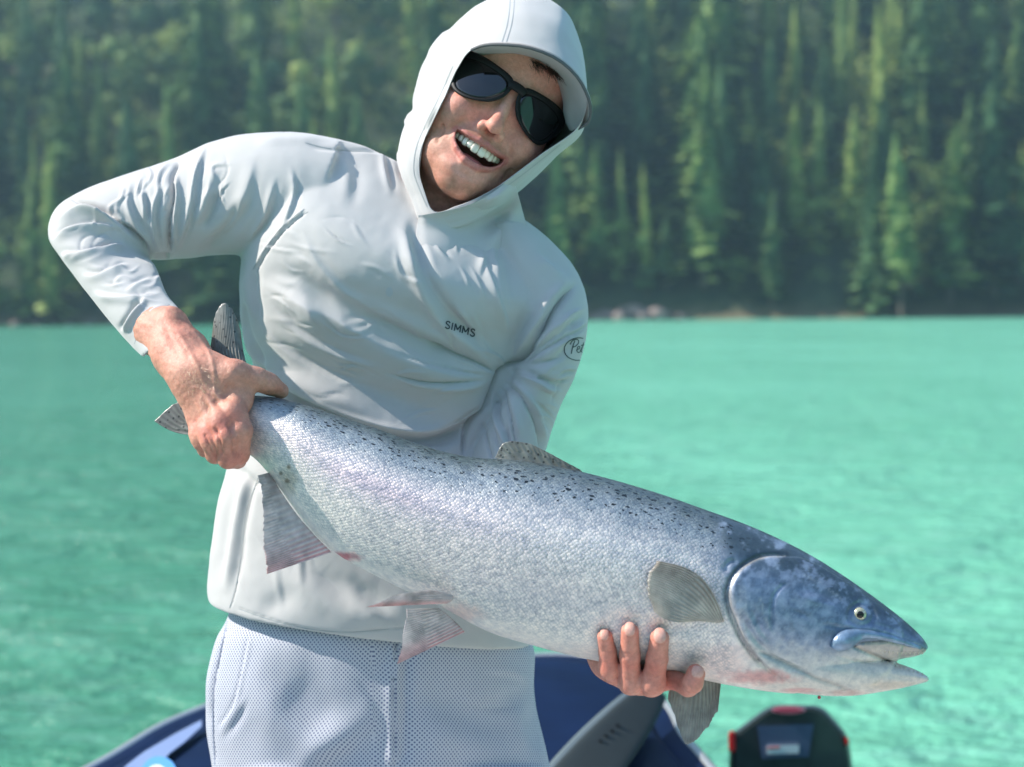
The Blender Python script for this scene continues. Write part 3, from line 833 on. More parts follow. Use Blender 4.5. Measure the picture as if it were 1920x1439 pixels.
def mat_fish():
    m, nt, b = new_mat('fish_skin'); L = nt.links
    col = N(nt, 'ShaderNodeAttribute', attribute_name='Col'); fu = N(nt, 'ShaderNodeAttribute', attribute_name='fu')
    ft = N(nt, 'ShaderNodeAttribute', attribute_name='fth'); sc = N(nt, 'ShaderNodeAttribute', attribute_name='scaly'); fvn = N(nt, 'ShaderNodeAttribute', attribute_name='fv')
    # skin coordinates: u in units of 100 px, theta across the flank
    cmb = N(nt, 'ShaderNodeCombineXYZ'); L.new(fu.outputs['Fac'], cmb.inputs[0])
    mt = N(nt, 'ShaderNodeMath', operation='MULTIPLY'); mt.inputs[1].default_value = 4.4; L.new(ft.outputs['Fac'], mt.inputs[0]); L.new(mt.outputs[0], cmb.inputs[1])
    # diamond lattice with slight jitter -> scales
    mp = N(nt, 'ShaderNodeMapping'); mp.inputs['Rotation'].default_value = (0, 0, math.radians(45)); mp.inputs['Scale'].default_value = (17.0, 17.0, 1)
    nz = N(nt, 'ShaderNodeTexNoise', i_Scale=2.0, i_Detail=2.0); L.new(cmb.outputs[0], nz.inputs['Vector'])
    vm = N(nt, 'ShaderNodeVectorMath', operation='MULTIPLY_ADD'); vm.inputs[1].default_value = (0.05, 0.05, 0); L.new(nz.outputs['Color'], vm.inputs[0]); L.new(cmb.outputs[0], vm.inputs[2])
    L.new(vm.outputs[0], mp.inputs['Vector'])
    vo = N(nt, 'ShaderNodeTexVoronoi', i_Scale=1.0, i_Randomness=0.45); vo.voronoi_dimensions = '2D'; L.new(mp.outputs[0], vo.inputs['Vector'])
    vr = N(nt, 'ShaderNodeTexWhiteNoise'); vr.noise_dimensions = '3D'; L.new(vo.outputs['Position'], vr.inputs['Vector'])
    # colour: vary per scale, dark seams
    seam = ramp(nt, [(0.25, (1, 1, 1)), (0.62, (0.70, 0.73, 0.76))]); L.new(vo.outputs['Distance'], seam.inputs[0])
    pers = ramp(nt, [(0.0, (0.80, 0.82, 0.86)), (0.5, (1, 1, 1)), (1.0, (1.14, 1.11, 1.08))]); L.new(vr.outputs['Value'], pers.inputs[0])
    m1 = N(nt, 'ShaderNodeMix', data_type='RGBA', blend_type='MULTIPLY'); L.new(sc.outputs['Fac'], m1.inputs[0]); L.new(col.outputs['Color'], m1.inputs[6]); L.new(seam.outputs[0], m1.inputs[7])
    m2 = N(nt, 'ShaderNodeMix', data_type='RGBA', blend_type='MULTIPLY'); L.new(sc.outputs['Fac'], m2.inputs[0]); L.new(m1.outputs[2], m2.inputs[6]); L.new(pers.outputs[0], m2.inputs[7])
    # blotchy mottling over the skin
    tco = N(nt, 'ShaderNodeTexCoord'); nb = N(nt, 'ShaderNodeTexNoise', i_Scale=130.0, i_Detail=8.0, i_Roughness=0.72); L.new(tco.outputs['Object'], nb.inputs['Vector'])
    rb = ramp(nt, [(0.35, (0.72, 0.76, 0.82)), (0.65, (1.25, 1.22, 1.18))]); L.new(nb.outputs['Fac'], rb.inputs[0])
    m3 = N(nt, 'ShaderNodeMix', data_type='RGBA', blend_type='MULTIPLY'); m3.inputs[0].default_value = 0.8; L.new(m2.outputs[2], m3.inputs[6]); L.new(rb.outputs[0], m3.inputs[7])
    # black spots on the back
    sp = N(nt, 'ShaderNodeTexVoronoi', i_Scale=6.2, i_Randomness=1.0); sp.voronoi_dimensions = '2D'
    spm = N(nt, 'ShaderNodeMapping'); spm.inputs['Scale'].default_value = (0.85, 1.35, 1); spm.inputs['Rotation'].default_value = (0, 0, 0.25)
    nz2 = N(nt, 'ShaderNodeTexNoise', i_Scale=16.0, i_Detail=2.0); L.new(cmb.outputs[0], nz2.inputs['Vector'])
    vm2 = N(nt, 'ShaderNodeVectorMath', operation='MULTIPLY_ADD'); vm2.inputs[1].default_value = (0.09, 0.09, 0); L.new(nz2.outputs['Color'], vm2.inputs[0]); L.new(cmb.outputs[0], vm2.inputs[2])
    L.new(vm2.outputs[0], spm.inputs['Vector']); L.new(spm.outputs[0], sp.inputs['Vector'])
    wn_ = N(nt, 'ShaderNodeTexWhiteNoise'); L.new(sp.outputs['Position'], wn_.inputs['Vector'])
    # threshold falls with distance from the back
    reg = ramp(nt, [(0.0, (0.23,) * 3), (0.12, (0.19,) * 3), (0.20, (0.10,) * 3), (0.26, (0.0,) * 3)]); L.new(fvn.outputs['Fac'], reg.inputs[0])
    sz = N(nt, 'ShaderNodeMath', operation='MULTIPLY'); L.new(reg.outputs[0], sz.inputs[0])
    wr = ramp(nt, [(0.15, (0, 0, 0)), (0.3, (0.6, 0.6, 0.6)), (1.0, (1.25, 1.25, 1.25))]); L.new(wn_.outputs['Value'], wr.inputs[0]); L.new(wr.outputs[0], sz.inputs[1])
    lt = N(nt, 'ShaderNodeMath', operation='SUBTRACT'); L.new(sz.outputs[0], lt.inputs[0]); L.new(sp.outputs['Distance'], lt.inputs[1])
    sm = N(nt, 'ShaderNodeMapRange'); sm.inputs[1].default_value = -0.012; sm.inputs[2].default_value = 0.012; L.new(lt.outputs[0], sm.inputs[0])
    sh = N(nt, 'ShaderNodeMath', operation='MULTIPLY'); L.new(sm.outputs[0], sh.inputs[0])
    # spots thin out over the head
    hr = N(nt, 'ShaderNodeMapRange'); hr.inputs[1].default_value = 11.2; hr.inputs[2].default_value = 10.6; L.new(fu.outputs['Fac'], hr.inputs[0]); L.new(hr.outputs[0], sh.inputs[1])
    m4 = N(nt, 'ShaderNodeMix', data_type='RGBA'); L.new(sh.outputs[0], m4.inputs[0]); L.new(m3.outputs[2], m4.inputs[6]); m4.inputs[7].default_value = (0.010, 0.016, 0.020, 1)
    L.new(m4.outputs[2], b.inputs['Base Color'])
    # metallic silver, strongest on the flank
    me_ = ramp(nt, [(0.0, (0.20,) * 3), (0.3, (0.42,) * 3), (0.6, (0.34,) * 3), (0.95, (0.05,) * 3)]); L.new(fvn.outputs['Fac'], me_.inputs[0])
    L.new(me_.outputs[0], b.inputs['Metallic'])
    ro = N(nt, 'ShaderNodeMapRange'); ro.inputs[3].default_value = 0.30; ro.inputs[4].default_value = 0.52; L.new(vr.outputs['Value'], ro.inputs[0]); L.new(ro.outputs[0], b.inputs['Roughness'])
    setin(b, Coat_Weight=0.25, Coat_Roughness=0.15)
    # relief: domed scales, each tipped its own way
    inv = N(nt, 'ShaderNodeMath', operation='MULTIPLY'); inv.inputs[1].default_value = -1.0; L.new(vo.outputs['Distance'], inv.inputs[0])
    hs = N(nt, 'ShaderNodeMath', operation='MULTIPLY'); L.new(inv.outputs[0], hs.inputs[0]); L.new(sc.outputs['Fac'], hs.inputs[1])
    nf = N(nt, 'ShaderNodeTexNoise', i_Scale=330.0, i_Detail=5.0, i_Roughness=0.65); L.new(tco.outputs['Object'], nf.inputs['Vector'])
    hh = N(nt, 'ShaderNodeMath', operation='MULTIPLY_ADD'); nmr = N(nt, 'ShaderNodeMapRange'); nmr.inputs[3].default_value = 0.8; nmr.inputs[4].default_value = 0.22; L.new(sc.outputs['Fac'], nmr.inputs[0]); L.new(nmr.outputs[0], hh.inputs[1]); L.new(nf.outputs['Fac'], hh.inputs[0]); L.new(hs.outputs[0], hh.inputs[2])
    bp = N(nt, 'ShaderNodeBump', i_Strength=0.7, i_Distance=0.00065); L.new(hh.outputs[0], bp.inputs['Height'])
    L.new(bp.outputs[0], b.inputs['Normal'])
    cb = N(nt, 'ShaderNodeBump', i_Strength=0.5, i_Distance=0.0010); L.new(hh.outputs[0], cb.inputs['Height']); L.new(cb.outputs[0], b.inputs['Coat Normal'])
    return m
M_FISH = mat_fish()
fish_root = empty('salmon', W(1100, 1100, 1.43), 'large silver salmon with black spotted back held across the man by both hands', 'fish')
link('body', fm, M_FISH, fish_root)

# ---- fins: each a thin ribbed membrane
def mat_fin(name, base, edge, ray, spots=False, trans=0.35):
    m, nt, b = new_mat(name); L = nt.links
    u = N(nt, 'ShaderNodeAttribute', attribute_name='fu'); v = N(nt, 'ShaderNodeAttribute', attribute_name='fv')
    cm = N(nt, 'ShaderNodeCombineXYZ'); L.new(u.outputs['Fac'], cm.inputs[0]); L.new(v.outputs['Fac'], cm.inputs[1])
    rr = N(nt, 'ShaderNodeAttribute', attribute_name='ray')
    e = ramp(nt, [(0.0, base), (0.55, base), (0.95, edge)]); 
    ed = N(nt, 'ShaderNodeAttribute', attribute_name='edge'); L.new(ed.outputs['Fac'], e.inputs[0])
    mx = N(nt, 'ShaderNodeMix', data_type='RGBA'); L.new(rr.outputs['Fac'], mx.inputs[0]); L.new(e.outputs[0], mx.inputs[6]); mx.inputs[7].default_value = (*ray, 1)
    tc = N(nt, 'ShaderNodeTexCoord'); n = N(nt, 'ShaderNodeTexNoise', i_Scale=90.0, i_Detail=5.0); L.new(tc.outputs['Object'], n.inputs['Vector'])
    r2 = ramp(nt, [(0.3, (0.7,) * 3), (0.7, (1.2,) * 3)]); L.new(n.outputs['Fac'], r2.inputs[0])
    m2 = N(nt, 'ShaderNodeMix', data_type='RGBA', blend_type='MULTIPLY'); m2.inputs[0].default_value = 1; L.new(mx.outputs[2], m2.inputs[6]); L.new(r2.outputs[0], m2.inputs[7])
    out = m2.outputs[2]
    if spots:
        vo = N(nt, 'ShaderNodeTexVoronoi', i_Scale=170.0); L.new(tc.outputs['Object'], vo.inputs['Vector'])
        lt = ramp(nt, [(0.16, (0.25,) * 3), (0.26, (1,) * 3)]); L.new(vo.outputs['Distance'], lt.inputs[0])
        m3 = N(nt, 'ShaderNodeMix', data_type='RGBA', blend_type='MULTIPLY'); m3.inputs[0].default_value = 1; L.new(out, m3.inputs[6]); L.new(lt.outputs[0], m3.inputs[7]); out = m3.outputs[2]
    L.new(out, b.inputs['Base Color']); setin(b, Roughness=0.38, Coat_Weight=0.3, Coat_Roughness=0.2)
    tr = N(nt, 'ShaderNodeBsdfTranslucent'); L.new(out, tr.inputs[0])
    ms = N(nt, 'ShaderNodeMixShader'); ms.inputs[0].default_value = trans
    L.new(b.outputs[0], ms.inputs[1]); L.new(tr.outputs[0], ms.inputs[2]); L.new(ms.outputs[0], nt.nodes['Material Output'].inputs[0])
    return m
def fin(name, base, outer, mat, rays=16, nu=150, nv=26, thick=.0013, ragged=3.0, amp=.0004, bulge=0.0, edge_u=None, label=None, seed=0, bow0=(0, 0), bow1=(0, 0)):
    r = np.random.default_rng(seed)
    B = catmull(np.array(base, float), nu); O = catmull(np.array(outer, float), nu)
    u = np.linspace(0, 1, nu); ph = u * rays
    rayw = (0.5 + 0.5 * np.cos(2 * math.pi * ph))
    # ragged trailing edge: notches between rays
    nn = np.interp(u, np.linspace(0, 1, rays * 2), r.random(rays * 2)); n5 = np.interp(u, np.linspace(0, 1, rays * 5), r.random(rays * 5)); n1_ = np.interp(u, np.linspace(0, 1, 7), r.random(7))
    drop = ragged * ((1 - rayw) * 0.25 * n1_ + nn * 0.6 + n5 * .35 + n1_ * .8)
    dirv = (O - B)[:, :2]; ln = np.linalg.norm(dirv, axis=1) + 1e-6
    taper = np.minimum(1, np.minimum(u, 1 - u) * 8)
    O2 = O.copy(); O2[:, :2] -= dirv / ln[:, None] * (drop * taper)[:, None]
    vv = np.linspace(0, 1, nv)
    G = B[:, None, :] * (1 - vv[None, :, None]) + O2[:, None, :] * vv[None, :, None]
    wb = np.sin(math.pi * vv)[None] 
    for bw, wu in ((bow0, (1 - u) ** 1.5), (bow1, u ** 1.5)):
        for a_ in (0, 1): G[..., a_] = G[..., a_] + bw[a_] * wu[:, None] * wb
    d = G[..., 2] - bulge * np.sin(math.pi * vv)[None] + 0.0
    fine = 0.5 + 0.5 * np.cos(2 * math.pi * (ph[:, None] * (1 + (vv[None] > 0.55))))
    cor = amp * (fine - 0.5) * 2 * np.sin(math.pi * np.clip(vv * 0.9 + 0.08, 0, 1))[None]
    th = thick * (1.15 - 0.85 * vv)[None] * np.minimum(1, np.minimum(u, 1 - u) * 14 + 0.25)[:, None]
    front = W(G[..., 0], G[..., 1], d - cor - th / 2).reshape(-1, 3); backp = W(G[..., 0], G[..., 1], d - cor + th / 2).reshape(-1, 3)
    n = nu * nv
    q = grid_faces(nu, nv, False); F = np.concatenate([q, q[:, ::-1] + n])
    def strip(ix): 
        a, b_ = ix[:-1], ix[1:]; return np.stack([a, b_, b_ + n, a + n], 1)
    bd = [np.arange(nu) * nv + nv - 1, (np.arange(nu) * nv)[::-1], np.arange(nv), (np.arange(nv) + (nu - 1) * nv)[::-1]]
    F = np.concatenate([F] + [strip(b_) for b_ in bd])
    me = mesh_np(name, np.concatenate([front, backp]), F)
    bm = bmesh.new(); bm.from_mesh(me); bmesh.ops.recalc_face_normals(bm, faces=bm.faces); bm.to_mesh(me); bm.free()
    me.polygons.foreach_set('use_smooth', np.ones(len(me.polygons), bool))
    U = np.repeat(u, nv); Vv = np.tile(vv, nu)
    set_attr(me, 'fu', np.tile(U, 2)); set_attr(me, 'fv', np.tile(Vv, 2)); set_attr(me, 'ray', np.tile((fine * (0.9 - 0.3 * vv[None])).ravel(), 2))
    e = Vv if edge_u is None else (U if edge_u > 0 else 1 - U)
    set_attr(me, 'edge', np.tile(e, 2))
    return link(name, me, mat, fish_root, label=label)
M_FPINK = mat_fin('pink_edged_fin', (0.66, 0.57, 0.55), (0.66, 0.33, 0.33), (0.74, 0.68, 0.66))
M_FGREY = mat_fin('grey_fin', (0.36, 0.36, 0.33), (0.28, 0.25, 0.23), (0.44, 0.43, 0.39), trans=0.4)
M_FPEC = mat_fin('buff_fin', (0.46, 0.43, 0.38), (0.34, 0.27, 0.22), (0.58, 0.54, 0.48), trans=0.35)
M_FSPOT = mat_fin('spotted_fin', (0.20, 0.21, 0.19), (0.15, 0.15, 0.14), (0.27, 0.275, 0.25), spots=True, trans=0.3)
fin('anal_fin', [(506, 886, 1.470), (532, 930, 1.463), (562, 972, 1.457), (594, 1008, 1.453), (622, 1036, 1.45)],
    [(483, 892, 1.452), (485, 945, 1.446), (487, 1000, 1.442), (491, 1048, 1.440), (500, 1077, 1.440)], M_FPINK, 17, ragged=7, edge_u=1, label='pinkish fin behind the vent with a red lower edge', seed=1)
fin('pelvic_fin', [(842, 1112, 1.395), (850, 1118, 1.395), (848, 1126, 1.395), (838, 1132, 1.396)],
    [(800, 1106, 1.385), (742, 1115, 1.378), (715, 1128, 1.376), (685, 1139, 1.376)], M_FPINK, 9, ragged=3, edge_u=1, label='folded fin pointing back along the belly', seed=2)
fin('pelvic_fin', [(822, 1140, 1.43), (838, 1152, 1.43), (856, 1168, 1.43), (872, 1186, 1.43)],
    [(762, 1142, 1.415), (754, 1185, 1.41), (750, 1218, 1.41), (744, 1246, 1.41)], M_FPINK, 12, ragged=3, edge_u=1, label='spread fin hanging below the belly', seed=3)
pf = fish_front(1350, 1160) 
def fd(x, y, o): return fish_front(x, y, 1.38) - o
fin('pectoral_fin', [(1358, 1166, fd(1358, 1166, .002)), (1344, 1168, fd(1344, 1168, .002)), (1326, 1166, fd(1326, 1166, .002)), (1306, 1165, fd(1300, 1165, .002))],
    [(1232, 1052, fd(1232, 1052, .012)), (1214, 1075, fd(1214, 1075, .009)), (1211, 1110, fd(1211, 1110, .007)), (1226, 1146, fd(1226, 1146, .004))], M_FPEC, 13, ragged=4, bulge=.004, edge_u=-1, bow0=(20, -26), bow1=(-8, 10), label='buff fin laid against the flank behind the gill cover', seed=4)
fin('pectoral_fin', [(1352, 1280, 1.435), (1325, 1276, 1.437), (1300, 1272, 1.44), (1258, 1262, 1.445)],
    [(1346, 1335, 1.43), (1328, 1368, 1.43), (1286, 1400, 1.43), (1252, 1312, 1.44)], M_FGREY, 12, ragged=8, edge_u=-1, label='grey fin hanging below the body beside the fingers', seed=5)
fin('dorsal_fin', [(1094, 888, 1.425), (1062, 882, 1.428), (1026, 876, 1.431), (985, 870, 1.434), (945, 864, 1.437)],
    [(1088, 881, 1.425), (1056, 863, 1.428), (1018, 843, 1.432), (986, 830, 1.436), (944, 829, 1.440), (928, 859, 1.440)], M_FSPOT, 9, ragged=1.5, amp=.0003, edge_u=-1, seed=6)
fin('tail_fin', [(480, 728, 1.50), (446, 745, 1.503), (418, 768, 1.505), (398, 792, 1.505), (385, 815, 1.503)],
    [(452, 622, 1.535), (436, 578, 1.535), (418, 566, 1.535), (401, 592, 1.535), (392, 660, 1.53), (370, 748, 1.52), (332, 750, 1.52), (289, 790, 1.52)], M_FSPOT, 20, ragged=4, thick=.003, edge_u=1, seed=7, nu=200, nv=50, bow0=(-6, 0), bow1=(-4, 10))

# ---- upper jaw plate, eye, mouth lining, blood drop
M_HEAD = simple('sky_tinted_jaw_skin', (0.17, 0.25, 0.36), 0.3, metal=0.25, noise=0.35, nscale=120, bump=0.3, bscale=500, Coat_Weight=0.5)  # the sky's blue reflection is painted into this base colour
V, F = loft_LR([(1556, 1213, 1572, 1222, fd(1565, 1216, .001), .004, .006), (1562, 1196, 1590, 1220, fd(1575, 1205, .001), .007, .008), (1580, 1182, 1606, 1208, fd(1592, 1195, .001), .007, .01),
                (1606, 1178, 1622, 1198, fd(1612, 1188, 0), .006, .01), (1645, 1184, 1648, 1200, fd(1645, 1192, 0), .0045, .01), (1690, 1196, 1688, 1209, fd(1688, 1203, 0), .004, .008), (1728, 1212, 1726, 1220, fd(1724, 1214, -.003), .003, .004)], 40, 20)
me = mesh_np('upper_jaw_plate', V, F)
link('upper_jaw_plate', me, M_HEAD, fish_root)
M_MOUTH = simple('mouth_lining', (0.13, 0.10, 0.09), 0.3, noise=0.35, nscale=150, bump=0.4, bscale=400)
V, F = loft_LR([(1590, 1195, 1590, 1250, 1.404, .020, .02), (1625, 1205, 1630, 1246, 1.402, .017, .017), (1665, 1212, 1668, 1250, 1.400, .011, .011), (1690, 1215, 1680, 1232, 1.399, .006, .006)], 20, 20)
link('mouth_lining', mesh_np('mouth_lining', V, F), M_MOUTH, fish_root)
# teeth along the two jaws
tv, tf = [], []
for k in range(16):
    t = k / 15; x = 1612 + 118 * t; y = 1208 + 14 * t + 6 * math.sin(t * 3); o = len(tv)
    zf = fd(x, y - 4, -.002)
    c = W(x, y, zf); 
    for a in range(4): tv.append(c + 0.0012 * (math.cos(a * 1.57) * RGT + math.sin(a * 1.57) * FWD))
    tv.append(c - UPV * 0.0028); tf += [(o + a, o + (a + 1) % 4, o + 4) for a in range(4)]
for k in range(12):
    t = k / 11; x = 1640 + 90 * t; y = 1236 + 30 * t; o = len(tv)
    c = W(x, y, fd(x, y + 5, -.002))
    for a in range(4): tv.append(c + 0.0012 * (math.cos(a * 1.57) * RGT + math.sin(a * 1.57) * FWD))
    tv.append(c + UPV * 0.0024); tf += [(o + a, o + (a + 1) % 4, o + 4) for a in range(4)]
link('teeth', mesh_np('teeth', tv, tf), simple('fish_teeth', (0.62, 0.58, 0.48), 0.3), fish_root)
def disc_ball(name, px, py, d, rpx, depth_r, mat, parent, seg=24):
    c = W(px, py, d); R = rpx * d / F_PX
    bm = bmesh.new(); bmesh.ops.create_uvsphere(bm, u_segments=seg, v_segments=14, radius=1)
    for v in bm.verts:
        p = v.co
        w = c + RGT * R * p.x + UPV * R * p.y - FWD * depth_r * p.z
        v.co = Vector(w)
    bmesh.ops.recalc_face_normals(bm, faces=bm.faces)
    me = bpy.data.meshes.new(name); bm.to_mesh(me); bm.free(); me.polygons.foreach_set('use_smooth', np.ones(len(me.polygons), bool))
    return link(name, me, mat, parent)
ed = fish_front(1612, 1152)
eye = disc_ball('eye', 1612, 1152, ed + .0010, 13, .0042, simple('eye_iris', (0.46, 0.44, 0.30), 0.12, metal=0.4, noise=0.3, nscale=400, Coat_Weight=1.0), fish_root)
disc_ball('pupil', 1613, 1153, ed - .0026, 7.0, .0012, simple('eye_pupil', (0.008, 0.008, 0.010), 0.08), eye)
bm_m = simple('blood', (0.45, 0.03, 0.04), 0.15, Coat_Weight=1.0)
disc_ball('blood_drop', 1536, 1308, 1.40, 3.4, .002, bm_m, fish_root, 12)
# ================================================================== THE MAN
person = empty('person', (W(720, 1439, 1.72)[0], W(720, 1439, 1.72)[1], 0.36), 'smiling man in pale grey hooded sun shirt, black sunglasses and dotted shorts holding a salmon', 'man')
DECK_Z = 0.36
# ---------------- shirt
TORSO = [
 (740, 300, 900, 385, 1.690, .055, .07, 62), (660, 268, 960, 398, 1.690, .082, .09, 96), (590, 262, 1010, 440, 1.690, .104, .10, 104), (530, 285, 1045, 500, 1.690, .122, .10, 92), (490, 345, 1050, 560, 1.692, .132, .11, 56),
 (462, 430, 1030, 620, 1.698, .135, .11, 20), (450, 500, 1030, 655, 1.708, .134, .11), (449, 570, 1030, 700, 1.718, .131, .11), (456, 625, 1025, 750, 1.724, .128, .11), (474, 690, 1005, 805, 1.730, .120, .11),
 (470, 760, 985, 865, 1.732, .110, .11), (436, 840, 950, 930, 1.712, .108, .11), (414, 920, 940, 1010, 1.712, .112, .115), (402, 1000, 965, 1080, 1.712, .118, .12), (391, 1065, 985, 1140, 1.712, .124, .125), (388, 1110, 996, 1185, 1.712, .128, .13, 22), (390, 1128, 1000, 1205, 1.712, .128, .13, 34)]
SLV_A = [(640, 262, 560, 500, 1.70, .085, .08), (560, 248, 515, 482, 1.70, .085, .08), (475, 250, 462, 480, 1.70, .080, .075), (395, 266, 405, 480, 1.705, .074, .07), (320, 299, 345, 487, 1.705, .068, .064), (235, 326, 300, 488, 1.70, .062, .06),
 (158, 356, 285, 486, 1.695, .058, .058), (104, 390, 282, 487, 1.685, .056, .056), (88, 440, 284, 490, 1.668, .054, .054), (112, 482, 291, 498, 1.645, .052, .052), (160, 545, 300, 520, 1.61, .048, .048), (212, 612, 312, 552, 1.572, .042, .042), (248, 652, 330, 572, 1.550, .038, .038), (268, 672, 347, 590, 1.530, .037, .037)]
SLV_B = [(900, 420, 985, 412, 1.70, .07, .07), (905, 480, 1030, 448, 1.695, .08, .08), (925, 560, 1082, 510, 1.685, .082, .08), (938, 640, 1103, 570, 1.675, .080, .075), (948, 700, 1098, 640, 1.668, .074, .072), (930, 745, 1078, 705, 1.665, .070, .068), (905, 795, 1050, 762, 1.665, .068, .066), (885, 845, 1028, 825, 1.66, .066, .064),
 (878, 900, 1015, 890, 1.65, .06, .06), (905, 980, 1040, 930, 1.625, .052, .052), (960, 1060, 1085, 1000, 1.59, .046, .046), (1035, 1140, 1130, 1085, 1.55, .040, .040), (1085, 1185, 1160, 1140, 1.53, .036, .036)]
V, F = join_VF([loft_LR(TORSO, 110, 72, p=.86), loft_LR(SLV_A, 90, 48), loft_LR(SLV_B, 80, 48)])
sm = remesh(V, F, 0.0019, 26, 0.5)
V = get_co(sm); NN = get_no(sm)
